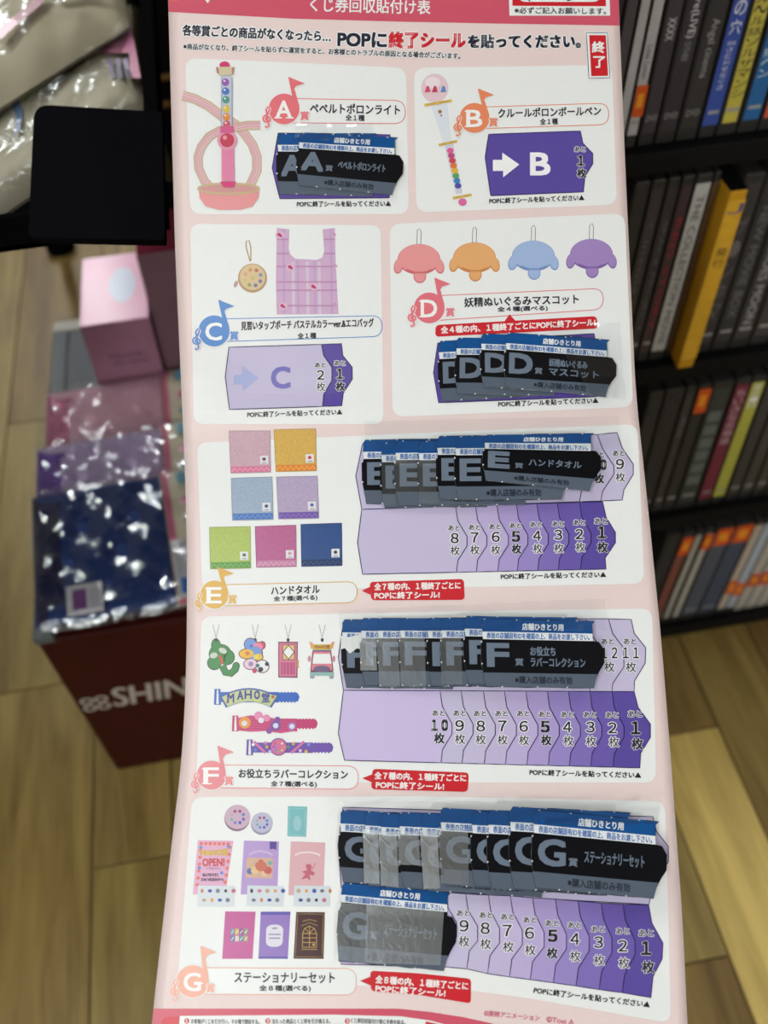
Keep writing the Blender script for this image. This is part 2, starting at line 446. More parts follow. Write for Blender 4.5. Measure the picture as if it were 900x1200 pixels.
p.poly(ell(263.5, 77, 6, 4.5, n=16), (200, 55, 110), l=9); p.poly(rpoly([(256, 79), (272, 79), (272, 89), (256.5, 89)], 2), (205, 196, 165), l=10)
p.poly([(253.5, 79), (256.5, 80), (257, 88), (254.5, 86)], (190, 120, 110), l=10); p.poly([(272, 80), (275, 79), (274, 86), (272, 88)], (190, 120, 110), l=10)
p.poly([(260, 160), (274, 160), (275, 212), (260, 212)], (222, 130, 170), l=9); p.poly(rpoly([(258.5, 148.5), (274, 148.5), (274, 156.5), (258.5, 156.5)], 1.5), PKD, l=11)
p.poly(ell(266.5, 165, 11.5, n=22), (222, 150, 178), l=10); p.poly(ell(266.5, 165, 8.2, n=20), (190, 60, 85), l=11); p.poly(ell(264, 162, 2.6, n=10), (225, 150, 165), l=12)
p.poly(rpoly([(258, 213), (277, 213), (274, 220), (262, 220)], 2), (208, 60, 120), l=11)
part(p, 'wand_picture', pa)
cells(pa, [(326, 156), (319, 197), (328, 233)], [([(457, 158), (458, 172), (466, 186), (466, 200), (459, 217), (456, 232)], 1)], [])
p = Print(lay=4); popnote(p, (348, 242.5), (458, 242)); part(p, 'note_lettering', pa)

# ================= PANEL B
pb = panel([(485, 79.5), (717, 76), (723, 240), (488, 249)])
badge(pb, 'B', (226, 134, 96), 556, 138.5, 17.5, (560, 104.5), [(560, 125.7), (713, 121), (713.5, 146), (560, 151)], (578, 143.5),
      'クルールポロンボールペン', (584, 138), (704, 135), 10.5, '全1種', (633, 653.5, 146.3, 7))
p = Print(lay=2)
p.poly(ell(509.5, 103.5, 16, 17, n=26), (222, 196, 205)); p.poly(ell(507, 97, 9, 7, n=18), (232, 218, 224), l=1)
for dx, c in ((-9, (205, 80, 110)), (-.5, (190, 60, 90)), (9.5, (90, 140, 205))):
    p.poly([(510+dx-3.5, 108.5), (510+dx-1, 101), (510+dx+1.5, 101), (510+dx+3.5, 108)], c, l=2)
p.poly([(505, 124.5), (524, 121.5), (526, 140), (528.5, 166), (519.5, 168), (513, 146)], (214, 222, 232), l=1)
p.poly(ell(515.5, 131, 2.2, n=10), (150, 110, 60), l=2); p.poly(ell(517, 135.5, 1.2, n=8), (150, 110, 60), l=2)
p.poly([(521, 171), (531, 169), (542, 226), (534.5, 227.5)], (205, 205, 222), l=1)
for k, c in enumerate(((215, 90, 150), (190, 70, 130), (200, 70, 80), (225, 120, 60), (225, 180, 60), (90, 165, 90), (60, 130, 190), (80, 80, 170))):
    t = .12+k*.105; x = 526+12.5*t; y = 170+56*t; p.poly(ell(x, y, 4, 3.4, n=10), c, l=2)
for (a, b, r) in (((499, 123.3), (527.5, 118.5), 2), ((515.5, 170), (534, 166), 1.8), ((532, 232.3), (551, 228.7), 1.8)):
    p.line([a, b], 2.8, (198, 165, 70), l=3)
    for t in (0, .5, 1): p.poly(ell(a[0]+(b[0]-a[0])*t, a[1]+(b[1]-a[1])*t, r, n=10), (212, 182, 90), l=4)
p.poly(ell(542, 237, 5, 4.5, n=14), (215, 105, 160), l=2)
part(p, 'pen_picture', pb)
cells(pb, [(572.6, 157.5), (568.5, 184.5), (575, 229.5)], [([(680, 153.6), (683, 168), (694.5, 180), (694.5, 192), (685.4, 207), (683.6, 225)], 1)],
      [(1, (679.5, 175), (680.5, 188.5), (681.5, 203), .95)])
p = Print(lay=4)
p.poly([(577.5, 187.5), (588.5, 187.5), (588.5, 179), (608.5, 193), (589.5, 208), (589.5, 200.5), (577.5, 200.5)], (238, 240, 242))
p.ctext('B', 633, 192.3, 22, 25, (240, 240, 245), bold=1.0)
popnote(p, (573.5, 239), (684.5, 235)); part(p, 'note_lettering', pb)

# ================= PANEL C
pc = panel([(223, 262.5), (446, 264), (449.5, 497), (227, 497)], 12)
badge(pc, 'C', (82, 136, 206), 251, 388, 18.2, (256, 352), [(258, 373.8), (447.5, 370), (448, 394.3), (255, 400.5)], (274.5, 393.5),
      '見習いタップポーチ パステルカラーver.&エコバッグ', (282.8, 387), (438, 383), 10, '全1種', (349, 370.5, 397, 6.5))
p = Print(lay=2)
p.line([(293, 306), (288.5, 290), (288.5, 283), (292, 282), (294, 290), (294, 306)], 1.3, (165, 140, 90), closed=True)
p.poly(ell(296, 326, 17, n=28), (178, 150, 108), l=1); p.poly(ell(296, 325, 15, n=26), (212, 190, 150), l=2)
for k, c in enumerate(((205, 150, 90), (190, 110, 110), (120, 150, 175), (130, 115, 160), (110, 120, 165), (150, 165, 90), (210, 195, 110), (215, 160, 130))):
    a = -1.9+k*.785; p.poly(ell(296.5+9.5*math.cos(a), 325.5+9.5*math.sin(a), 2.3, n=10), c, l=3)
p.poly(ell(296.5, 325.5, 3, n=10), (196, 186, 120), l=3); p.poly(ell(276.5, 333, 2.2, 4.2, n=10, a=20), (185, 150, 150), l=1); p.line([(279, 329), (282, 325)], 1, GOLD, l=1)
part(p, 'pouch_picture', pc)
p = Print(lay=2)
o = lambda x, y: (210+x/3.6, 250+y/3.6)
p.poly([o(*q) for q in ((412, 62), (465, 68), (462, 150), (470, 175), (490, 192), (580, 197), (604, 186), (612, 160), (605, 68), (657, 62), (660, 200), (672, 425), (412, 427), (408, 300))], (204, 170, 204))
for x in (440, 500, 570, 640): p.line([o(x, 200 if 465 < x < 605 else 66), o(x+4, 425)], 2.6, (190, 160, 205), l=1)
for x in (480, 540, 590): p.line([o(x, 205), o(x+4, 425)], 3.5, (208, 196, 216), l=.7)
for y in (110, 170, 225, 290, 325, 390):
    p.line([o(412, y), o(462 if y < 190 else 665, y)], 1.6, (186, 135, 180), l=1.5)
    if y < 190: p.line([o(612, y), o(658, y)], 1.6, (186, 135, 180), l=1.5)
for x, y in ((425, 92), (470, 228), (568, 310), (438, 392), (655, 90), (661, 222), (662, 385)):
    q = o(x, y); r = 4.2 if x < 600 else 1.6
    p.poly(ell(q[0], q[1], r*1.3, r*1.1, n=12), (220, 178, 205), l=2); p.poly(ell(q[0]-1, q[1]-.5, r*.5, n=8), (190, 50, 110), l=3); p.poly(ell(q[0]+1.2, q[1]+1, r*.35, n=8), (150, 50, 90), l=3)
part(p, 'shopping_bag_picture', pc)
e1 = [(376.7, 403.6), (379.4, 416.7), (389, 430.5), (389, 446), (379.4, 462.5), (378, 476.4)]
e2 = [(400.3, 402.8), (401.7, 416.7), (412.8, 430.5), (412.8, 444.5), (402.2, 461), (400.5, 475.5)]
cells(pc, [(268.3, 407), (264, 441.7), (269, 480)], [(e1, 9), (e2, 1)],
      [(2, (375.3, 427.8), (375.8, 439.5), (376, 453.2), .93), (1, (398.2, 425.6), (398.4, 438.2), (399, 452.8), .95)])
p = Print(lay=4)
p.poly([(274, 439.5), (283.6, 439.5), (283.6, 429), (303, 443), (284.5, 458), (284.5, 450.5), (274, 450.5)], (166, 176, 222))
p.ctext('C', 329, 442.5, 21, 24, (112, 108, 188), bold=1.0)
popnote(p, (290, 489.3), (401, 486)); part(p, 'note_lettering', pc)

# ================= PANEL D
pd = panel([(456.5, 262.5), (732, 250), (742, 477), (460, 488.5)])
badge(pd, 'D', (222, 112, 126), 503, 361, 18, (509, 326), [(508, 346.8), (706.5, 338), (707, 362.5), (506, 376)], (527.5, 366),
      '妖精ぬいぐるみマスコット', (544.4, 360), (678, 356), 11, '全4種(選べる)', (583, 641.7, 366.3, 6.5))
for (cx, cy, c, cd) in ((491, 304, (226, 150, 152), (205, 105, 110)), (556, 302, (224, 168, 112), (205, 135, 75)), (625, 300, (158, 182, 222), (115, 145, 200)), (693, 298, (158, 132, 192), (125, 95, 170))):
    p = Print(lay=2)
    p.line([(cx-2.5, cy-16), (cx-2, cy-34), (cx+1, cy-36), (cx+2.5, cy-32), (cx+2, cy-16)], .8, (120, 118, 118))
    p.poly(ell(cx, cy, 25, 18, n=30), cd); p.poly(ell(cx, cy-.8, 24, 17, n=30), c, l=1)
    for sx in (-1, 1): p.poly(ell(cx+sx*24, cy+8, 5.5, 9, n=16, a=sx*-12), cd, l=.5); p.poly(ell(cx+sx*24, cy+7.5, 4.7, 8, n=16, a=sx*-12), c, l=1.5)
    p.poly(ell(cx+1, cy+20, 7.5, 8, n=18), cd, l=.5); p.poly(ell(cx+1, cy+19.5, 6.8, 7.2, n=18), c, l=1.6)
    p.line([(cx-15, cy+12), (cx-5, cy+15.5), (cx+6, cy+15.5), (cx+16, cy+12)], 2, cd, l=2.4)
    part(p, 'plush_charm_picture', pd)
bubble(pd, [(510.5, 381), (699, 370.5), (701, 385), (510, 394.8)], [(591, 377), (597, 368.5), (604, 376)],
       [('全4種の内、1種終了ごとにPOPに終了シール!', (517, 391), (697.5, 381.8), 8.2)])
cells(pd, [(513, 402), (508, 437), (514, 472)], [([(696, 391), (699, 405), (712, 420), (713, 434), (702, 450), (699, 465)], 1)], [])
p = Print(lay=4); popnote(p, (584, 477), (701, 472.5)); part(p, 'note_lettering', pd)

# ================= PANEL E
pe = panel([(231, 519), (480, 508), (747, 497), (755, 684), (500, 689), (237, 690)], [12, 0, 14, 14, 0, 12])
badge(pe, 'E', (216, 172, 74), 251.4, 697, 16.5, (255, 665), [(256, 685.5), (418.5, 681.5), (418.5, 706), (255, 710)], (272.5, 702.5),
      'ハンドタオル', (318, 697), (374.5, 695), 9.5, '全7種(選べる)', (321, 372, 705.5, 6.5))
TW = [((268.5, 505), (316.5, 505), (317.4, 553.6), (270.6, 554.8), (198, 166, 180), (208, 126, 156)),
      ((321, 503.5), (370, 502.6), (371, 552), (323.4, 553), (208, 170, 88), (216, 136, 60)),
      ((271, 560.5), (319, 559), (320.4, 609), (272.4, 610), (156, 175, 198), (80, 120, 188)),
      ((324, 559), (372, 558), (373.8, 607.6), (326.4, 608.5), (176, 162, 194), (112, 86, 168)),
      ((245.4, 618), (293.4, 617), (294, 666), (246.6, 667), (168, 190, 96), (90, 150, 66)),
      ((299, 617), (347, 615.4), (347.4, 664), (300.6, 665), (180, 98, 146), (192, 132, 166)),
      ((352.5, 614.5), (400.5, 613), (401, 663), (353.4, 664), (40, 76, 136), (28, 50, 98))]
def bil(q, s, t):
    a, b, c, d = q
    return (a[0]*(1-s)*(1-t)+b[0]*s*(1-t)+c[0]*s*t+d[0]*(1-s)*t, a[1]*(1-s)*(1-t)+b[1]*s*(1-t)+c[1]*s*t+d[1]*(1-s)*t)
for i, (a, b, c, d, c1, c2) in enumerate(TW):
    q = (a, b, c, d); p = Print(lay=2)
    B = lambda s, t: bil(q, s, t)
    p.poly([a, b, c, d], mat(c1, noise=.10, nscale=900)); p.poly([B(0.02, .84), B(.99, .84), B(.99, .985), B(.02, .985)], c2, l=1)
    lt = tuple(min(255, v+38) for v in c2)
    p.line([B(.03+.94*k/14, .88 if k % 2 else .96) for k in range(15)], 1.1, lt, l=2)
    p.line([a, b, c, d], .5, tuple(v*.8 for v in c1), l=2, closed=True)
    p.poly([B(.74, .60), B(.94, .60), B(.94, .80), B(.74, .80)], (222, 224, 228), l=2)
    p.poly(ell(*B(.84, .68), 2.2, 2, n=10), [(120, 60, 100), (190, 60, 60), (50, 80, 130), (90, 100, 180), (60, 120, 60), (200, 150, 170), (60, 60, 80)][i], l=3)
    p.line([B(.79, .77), B(.90, .77)], .8, (120, 120, 130), l=3)
    part(p, 'towel_picture', pe)
bubble(pe, [(433, 682), (543.5, 678.5), (544.5, 703), (435, 703.5)], [(424, 692.3), (434, 687.5), (434, 697)],
       [('全7種の内、1種終了ごとに', (439, 691.8), (539.5, 690), 8.2), ('POPに終了シール!', (439, 702), (515, 701), 8)])
c6 = lambda x, y: (400+x/2.5, 490+y/2.5)
T1 = [c6(*q) for q in ((750, 48), (765, 90), (798, 140), (798, 165), (765, 215), (760, 243))]
T0 = [(a-25, b+.8) for a, b in T1]
T2 = [(723, 507), (729, 525), (742, 544), (742, 556), (731, 574), (729, 586)]
cells(pe, [(425, 520), (417, 558), (424, 597)], [(T0, 9), (T1, 9), (T2, 9)],
      [(9, c6(812, 103), c6(816, 135), c6(817, 173), 1.0), (10, c6(752, 107), c6(754, 137), c6(755, 177), 1.0)])
ch = []
yt = lambda x: 597-(x-424)*9/282.0
yb = lambda x: 673-(x-425)*6/285.0
for n, x in zip((8, 7, 6, 5, 4, 3, 2), (337, 395, 458, 515, 575, 635, 700)):
    X = 400+x/2.5-1; ch.append((chev(X, yt(X), yb(X), 13.5), n))
ch.append(([(706, 588), (710, 606), (721, 624), (721, 636), (709, 654), (710, 667)], 1))
nm = []
for n, a, b, c in zip((8, 7, 6, 5, 4, 3, 2, 1), ((330, 322), (390, 320), (450, 318), (510, 315), (570, 312), (635, 310), (697, 306), (760, 302)),
                      ((332, 352), (390, 350), (452, 348), (511, 347), (573, 345), (635, 342), (697, 340), (763, 335)),
                      ((333, 388), (391, 386), (452, 386), (513, 383), (575, 382), (637, 381), (700, 378), (765, 378))):
    nm.append((n, c6(*a), c6(*b), c6(*c), 1.0 if n != 1 else 1.12))
cells(pe, [(424, 597), (419, 636), (425, 673)], ch, nm, l0=3.2)
p = Print(lay=4); popnote(p, (587, 679), (710, 676.5)); part(p, 'note_lettering', pe)

# ================= PANEL F
pf = panel([(236, 722.5), (500, 717), (764, 713), (769, 917), (500, 917), (230, 917), (234, 800)], [13, 0, 14, 14, 0, 10, 0])
badge(pf, 'F', (226, 138, 146), 248, 908.5, 17, (255, 874.5), [(254, 896.5), (420, 897.6), (420, 925), (252, 923)], (268.5, 915),
      'お役立ちラバーコレクション', (280, 911.5), (407.5, 913), 10.5, '全7種(選べる)', (317.6, 371, 922.3, 7))
f7 = lambda x, y: (235+x/5.4545, 725+y/5.4545)
def chain(p, x, y0, y1):
    for sx in (-1, 1):
        for k in range(8):
            t = k/7; p.poly(ell(x+sx*3.4*(1-t), y0+(y1-y0)*t, .6, n=6), (70, 66, 74), l=1)
    p.poly(ell(x, y1+2, 1.8, 2.2, n=10), (60, 50, 60), l=1)
# green curl charm
p = Print(lay=2); chain(p, f7(100, 0)[0], 733, 748); G1 = (52, 130, 66); GD = (26, 70, 40)
bl = [ell(*f7(125, 225), 12.6, 11, n=22), ell(*f7(165, 245), 9, 9, n=20), ell(*f7(90, 280), 8, 8, n=20), ell(*f7(100, 175), 5.5, 8, n=16)]
crl = [f7(*q) for q in ((140, 300), (160, 345), (195, 350), (222, 325), (228, 300))]
for b in bl: p.poly([(x+(x-257)*.06, y+(y-767)*.06) for x, y in b], GD)
p.line(crl, 8.6, GD, l=.3); p.poly(ell(*crl[-1], 4.3, n=12), GD, l=.3)
for b in bl: p.poly(b, G1, l=1)
p.line(crl, 6.8, G1, l=1.3); p.poly(ell(*crl[-1], 3.4, n=12), G1, l=1.3)
p.poly(ell(*f7(85, 235), 4.6, 3.4, n=14, a=-15), (190, 205, 190), l=2); p.poly(ell(*f7(143, 205), 5, 3.2, n=14, a=25), (190, 205, 190), l=2); p.line([f7(120, 235), f7(135, 262), f7(138, 292)], 3, (205, 70, 50), l=2.5)
part(p, 'rubber_charm_picture', pf)
# multicolour charm
p = Print(lay=2); chain(p, f7(350, 0)[0], 733, 748)
for x, y, rx, ry, c in ((320, 165, 7, 7, (105, 150, 215)), (365, 180, 6, 5, (225, 130, 160)), (295, 225, 8.5, 5.5, (225, 180, 70)), (350, 220, 8, 8, (110, 150, 210)), (370, 245, 5, 4, (220, 190, 70)), (320, 290, 7.5, 6, (222, 200, 215)), (395, 305, 7.5, 7, (225, 228, 230)), (395, 170, 3, 4, (200, 80, 110))):
    q = f7(x, y); p.poly(ell(q[0], q[1], rx+1, ry+1, n=16), (110, 55, 80)); p.poly(ell(q[0], q[1], rx, ry, n=16), c, l=1+y*.004)
for x, y, r, c in ((300, 222, 2.5, (200, 120, 60)), (355, 245, 3, (225, 205, 80)), (325, 175, 2, (70, 110, 190)), (322, 290, 3, (160, 130, 190)), (385, 325, 3, (40, 40, 50)), (425, 290, 2.4, (40, 40, 50)), (365, 300, 2.4, (60, 110, 120)), (345, 335, 2.6, (190, 60, 100))):
    p.poly(ell(*f7(x, y), r, n=10), c, l=3)
part(p, 'rubber_charm_picture', pf)
# door charm
p = Print(lay=2); chain(p, f7(560, 0)[0], 733, 748)
p.poly([f7(497, 148), f7(622, 148), f7(620, 378), f7(497, 376)], (110, 50, 80)); p.poly([f7(503, 155), f7(616, 155), f7(614, 370), f7(503, 369)], (208, 118, 152), l=1)
p.poly([f7(525, 168), f7(602, 168), f7(602, 262), f7(525, 262)], (215, 190, 130), l=2); p.line([f7(525, 168), f7(602, 168), f7(602, 262), f7(525, 262)], .9, (110, 60, 50), l=3, closed=True)
p.poly([f7(563, 172), f7(600, 214), f7(563, 258), f7(527, 214)], WHITE, l=3); p.line([f7(563, 172), f7(600, 214), f7(563, 258), f7(527, 214)], 1.5, (140, 90, 70), l=4, closed=True)
p.poly([f7(518, 280), f7(600, 280), f7(600, 358), f7(518, 358)], (196, 96, 140), l=2)
for x in (518, 538, 559, 580, 600): p.line([f7(x, 280), f7(x, 358)], .7, (140, 60, 100), l=3)
for y in (272, 290, 308): p.poly(ell(*f7(622, y), 1.5, n=8), (190, 150, 70), l=3)
part(p, 'rubber_charm_picture', pf)
# van charm
p = Print(lay=2); chain(p, f7(778, 0)[0], 733, 748)
p.poly([f7(715, 205), f7(835, 205), f7(850, 330), f7(845, 350), f7(705, 350), f7(702, 330)], (120, 60, 80)); p.poly([f7(720, 210), f7(830, 210), f7(844, 330), f7(708, 330)], (214, 128, 142), l=1)
p.poly([f7(725, 225), f7(828, 225), f7(838, 288), f7(717, 288)], WHITE, l=2)
p.poly([f7(712, 165), f7(840, 165), f7(832, 200), f7(722, 200)], (205, 175, 70), l=2); p.poly([f7(718, 195), f7(836, 195), f7(834, 206), f7(720, 206)], (90, 130, 190), l=1.5)
p.text('MAHO堂', f7(730, 190), f7(826, 190), 4, (150, 80, 60), l=3, bold=.1)
p.poly([f7(695, 145), f7(718, 155), f7(722, 195), f7(705, 190)], (220, 160, 130), l=1); p.poly([f7(857, 145), f7(835, 155), f7(832, 195), f7(846, 190)], (220, 150, 100), l=1)
p.poly(ell(*f7(776, 322), 10, 4, n=18), (110, 95, 130), l=2); p.poly(rpoly([f7(698, 342), f7(855, 342), f7(852, 365), f7(700, 365)], 1.5), (140, 180, 178), l=3)
for x in (715, 838): p.poly(rpoly([f7(x-16, 360), f7(x+14, 360), f7(x+12, 384), f7(x-14, 384)], 1.5), (150, 158, 170), l=2)
for x in (696, 852): p.poly(ell(*f7(x, 257), 1.9, 3.8, n=10), (190, 140, 160), l=1)
part(p, 'rubber_charm_picture', pf)
g7 = lambda x, y: (240+x/5.625, 790+y/5.625)
def strap(x0, x1, y, c, cd):
    p = Print(lay=2); h = 44
    p.poly([g7(x0+40, y-32), g7(x1-25, y-32), g7(x1-10, y-22), g7(x1, y), g7(x1-10, y+28), g7(x1-25, y+38), g7(x0+40, y+34)], c)
    p.line([g7(x0+12, y-50), g7(x0+36, y-50), g7(x0+40, y+50), g7(x0+8, y+50)], 2.6, c, l=1, closed=True)
    for k in range(6):
        xx = x1-130+k*22
        for yy in (y-34, y+36): p.poly([g7(xx-5, yy-5), g7(xx+5, yy-5), g7(xx+5, yy+6), g7(xx-5, yy+6)], WHITE, l=2)
    return p
p = strap(60, 625, 150, (48, 98, 190), 0)
arc_t = [g7(100, 150)] + [g7(100+38.5*k, 150-72*math.sin(math.pi*(.08+.84*k/10))+14) for k in range(1, 10)] + [g7(490, 140)]
arc_b = [g7(140, 222)] + [g7(140+30*k, 222-44*math.sin(math.pi*(.04+.92*k/10))+4) for k in range(1, 10)] + [g7(440, 222)]
p.poly(arc_t+arc_b[::-1], (60, 92, 170), l=3); cxx, cyy = g7(295, 165)
p.poly([(cxx+(x-cxx)*.93, cyy+(y-cyy)*.86) for x, y in arc_t+arc_b[::-1]], (186, 200, 140), l=4)
for ch_, x, y, w_, h_ in (('M', 172, 158, 42, 58), ('A', 235, 140, 38, 56), ('H', 287, 135, 44, 54), ('O', 345, 137, 34, 52), ('堂', 402, 155, 50, 60)):
    q = g7(x, y); p.ctext(ch_, q[0], q[1], w_/5.625, h_/5.625, (62, 60, 150), l=5, bold=.35)
p.poly(ell(*g7(450, 150), 2, n=8), (180, 90, 70), l=5); p.poly(ell(*g7(150, 185), 1.6, n=8), (190, 100, 60), l=5)
part(p, 'rubber_strap_picture', pf)
p = strap(178, 745, 325, (190, 62, 116), 0)
p.poly([g7(*q) for q in ((215, 290), (300, 272), (400, 280), (500, 300), (600, 305), (600, 375), (500, 390), (400, 375), (300, 380), (225, 372))], (200, 76, 128), l=3)
for x, y, r, c in ((265, 320, 7, (225, 150, 60)), (262, 325, 3.4, (215, 215, 225)), (355, 275, 5, (222, 140, 180)), (408, 290, 4.2, (222, 140, 180)), (372, 305, 3.4, (225, 220, 228)), (468, 340, 6.4, (130, 80, 160)), (468, 340, 3.2, (205, 215, 228)), (425, 375, 3.4, (130, 80, 160)), (480, 300, 3.4, (120, 80, 160)), (575, 345, 5.4, (170, 110, 180)), (575, 345, 3, (215, 220, 232)), (600, 368, 2, (205, 60, 120))):
    q = g7(x, y); p.poly(ell(q[0], q[1], r, n=14), c, l=4+(8-r)*.2)
for k in range(5): p.line([g7(235, 300+k*16), g7(330, 290+k*17), g7(450, 305+k*16), g7(590, 315+k*12)], .5, (150, 40, 90), l=3.5)
part(p, 'rubber_strap_picture', pf)
p = strap(272, 848, 483, (110, 84, 172), 0)
p.poly(ell(*g7(487, 480), 10.3, n=26), (90, 60, 140), l=3); p.poly(ell(*g7(487, 480), 9.3, n=26), (202, 110, 160), l=4)
for k in range(8):
    a = k*.785; q = g7(487, 480); p.poly(ell(q[0]+5.6*math.cos(a), q[1]+5.6*math.sin(a), 1.4, n=8), [(225, 150, 70), (225, 200, 90), (120, 180, 120), (90, 140, 210), (130, 100, 190), (200, 80, 120), (225, 120, 90), (240, 220, 225)][k], l=5)
p.line([g7(325, 445), g7(400, 520)], 3, (205, 118, 170), l=4); p.line([g7(655, 445), g7(570, 520)], 3, (205, 118, 170), l=4)
for x, y, c in ((320, 465, (230, 230, 240)), (335, 500, (90, 140, 210)), (410, 480, (200, 170, 80)), (550, 480, (80, 150, 120)), (585, 460, (205, 160, 80)), (630, 505, (225, 190, 215)), (668, 510, (215, 190, 70)), (685, 465, (110, 150, 215)), (400, 455, (200, 120, 180)), (430, 510, (190, 190, 230))):
    p.poly(ell(*g7(x, y), 2, n=8), c, l=4.5)
part(p, 'rubber_strap_picture', pf)
bubble(pf, [(436.5, 901), (549.5, 905.5), (548, 928), (435, 925)], [(424.6, 912), (436, 907.5), (436, 917)],
       [('全7種の内、1種終了ごとに', (439, 913), (546, 916), 8.4), ('POPに終了シール!', (440.6, 923.7), (520, 926), 8.2)])
c8 = lambda x, y: (380+x/2.308, 710+y/2.308)
T1 = [c8(*q) for q in ((768, 35), (780, 75), (810, 115), (810, 165), (780, 210), (778, 232))]
T0 = [(a-26, b) for a, b in T1]; T2 = [(739.6, 726), (743, 742), (756.5, 759), (756, 777), (743.5, 798), (743, 810.5)]
cells(pf, [(402.5, 729.5), (396.5, 770), (402.5, 809)], [(T0, 9), (T1, 9), (T2, 9)],
      [(12, c8(766, 96), c8(771, 127), c8(771, 165), 1.08), (11, c8(826, 96), c8(829, 127), c8(829, 165), 1.08)])
ch = []; yt = lambda x: 809+(x-402.5)*1.5/340; yb = lambda x: 891+(x-403)*9/347.0
for n, x in zip((10, 9, 8, 7, 6, 5, 4, 3, 2), (313, 370, 430, 487, 545, 603, 660, 718, 778)):
    X = 380+x/2.308; ch.append((chev(X, yt(X), yb(X), 14), n))
ch.append(([(743, 810.5), (747.5, 829), (762, 848.6), (762, 864), (750.5, 883), (749.6, 900)], 1))
nm = []
for n, a, b, c in zip((10, 9, 8, 7, 6, 5, 4, 3, 2, 1), ((309, 290), (366, 290), (421, 291), (479, 291), (538, 291), (596, 293), (657, 294), (718, 294), (778, 295), (840, 292)),
                      ((312, 323), (366, 324), (423, 325), (481, 325), (539, 326), (597, 327), (657, 328), (719, 328), (779, 330), (842, 330)),
                      ((311, 358), (367, 360), (423, 361), (482, 362), (540, 363), (600, 363), (660, 365), (721, 366), (783, 368), (846, 373))):
    nm.append((n, c8(*a), c8(*b), c8(*c), 1.08 if n != 1 else 1.22))
cells(pf, [(402.5, 809), (396.5, 859.5), (403.8, 891)], ch, nm, l0=3.2)
p = Print(lay=4); popnote(p, (620.5, 908.5), (751, 912), 7); part(p, 'note_lettering', pf)

# ================= PANEL G
pg = panel([(225, 934), (500, 933), (779, 939), (783, 1060), (786, 1199), (700, 1184), (620, 1170), (553, 1161), (400, 1154), (208, 1152), (217, 1040)], [14, 0, 14, 0, 14, 0, 0, 0, 0, 8, 0])
badge(pg, 'G', (232, 172, 152), 226, 1150, 19, (235, 1109), [(236, 1134), (417.6, 1135), (417.6, 1166), (232, 1165)], (247, 1158),
      'ステーショナリーセット', (275, 1151.5), (392, 1152), 12, '全8種(選べる)', (304, 364, 1162, 7.5))
h0 = lambda x, y: (220+x/5., 935+y/5.); h1 = lambda x, y: (220+x/5., 1030+y/5.)
for (x, y, r, c, d) in ((292, 112, 15, (196, 168, 190), (130, 100, 125)), (436, 145, 12.6, (182, 184, 206), (140, 140, 170))):
    p = Print(lay=2); q = h0(x, y); p.poly(ell(q[0]-.5, q[1]+1.8, r, n=26), d); p.poly(ell(q[0], q[1], r, r*.95, n=26), c, l=1)
    for k in range(8):
        a = k*.785-.4; p.poly(ell(q[0]+r*.5*math.cos(a), q[1]+r*.48*math.sin(a), r*.13, n=8), [(80, 120, 200), (90, 90, 190), (60, 90, 190), (110, 120, 200), (120, 170, 170), (180, 160, 170), (150, 70, 120), (160, 60, 110)][k], l=2)
    part(p, 'tin_picture', pg)
p = Print(lay=2); p.poly([h0(588, 48), h0(700, 52), h0(694, 228), h0(584, 225)], (118, 184, 190)); p.line([h0(597, 60), h0(690, 63), h0(685, 218), h0(594, 216)], .5, (160, 210, 212), l=1, closed=True)
p.poly(ell(*h0(642, 150), 5, 9, n=14), (150, 196, 204), l=1); part(p, 'stationery_picture', pg)
def note(q, c):
    p = Print(lay=2); p.poly(q, c); return p
p = note([h0(60, 248), h0(268, 252), (264, 1049), (226, 1048)], (216, 168, 200))
sc_pts = [h0(80, 268), h0(250, 270), (263, 1042), (231, 1041)]
for k in range(26):
    s_ = k/26; e = int(s_*4); t = s_*4-e; A, B_ = sc_pts[e], sc_pts[(e+1) % 4]
    p.poly(ell(A[0]+(B_[0]-A[0])*t, A[1]+(B_[1]-A[1])*t, 2.1, n=8), (222, 112, 84), l=1)
p.text('MAHO堂', h0(78, 338), h0(236, 335), 7, (214, 180, 60), l=2, bold=.5); p.text('OPEN!', h0(88, 400), h0(215, 398), 8.5, (200, 60, 60), l=2, bold=.3)
p.text('とりあつかい', h0(110, 420), h0(190, 420), 2.6, (70, 50, 90), l=2); p.text('なんでもそろう', h0(88, 460), h0(178, 460), 3.6, (50, 40, 80), l=2, bold=.15); p.text('ひみつのおみせへ!', h0(80, 488), h0(210, 488), 3.8, (50, 40, 80), l=2, bold=.15)
for x, y in ((78, 290), (238, 285), (68, 410), (200, 440)): p.poly(ell(*h0(x, y), 2, n=8), (90, 140, 215), l=2)
part(p, 'stationery_picture', pg)
p = note([h0(330, 250), h0(535, 256), (325, 1049), (282, 1048)], (178, 152, 208))
p.poly([h0(480, 256), h0(521, 257), h0(519, 305), h0(500, 298), h0(481, 303)], (86, 66, 150), l=1)
p.line([h0(360, 335), h0(390, 318), h0(430, 312), h0(470, 320), h0(498, 336)], 2.4, (196, 178, 216), l=1)
p.poly(rpoly([h0(345, 350), h0(502, 354), h0(498, 472), h0(340, 468)], 2), (206, 172, 150), l=1)
for x, y, r, c in ((430, 400, 7, (196, 110, 90)), (395, 425, 5, (220, 190, 140)), (470, 425, 5, (190, 90, 90)), (365, 430, 4, (90, 110, 170)), (430, 375, 3, (200, 70, 80)), (482, 382, 3, (120, 170, 160)), (450, 440, 4, (225, 190, 150)), (410, 390, 3, (180, 140, 90))):
    p.poly(ell(*h0(x, y), r, r*.9, n=10), c, l=2+r*.05)
part(p, 'stationery_picture', pg)
p = note([h0(604, 255), h0(806, 262), (379, 1050), (338, 1049)], (214, 172, 180))
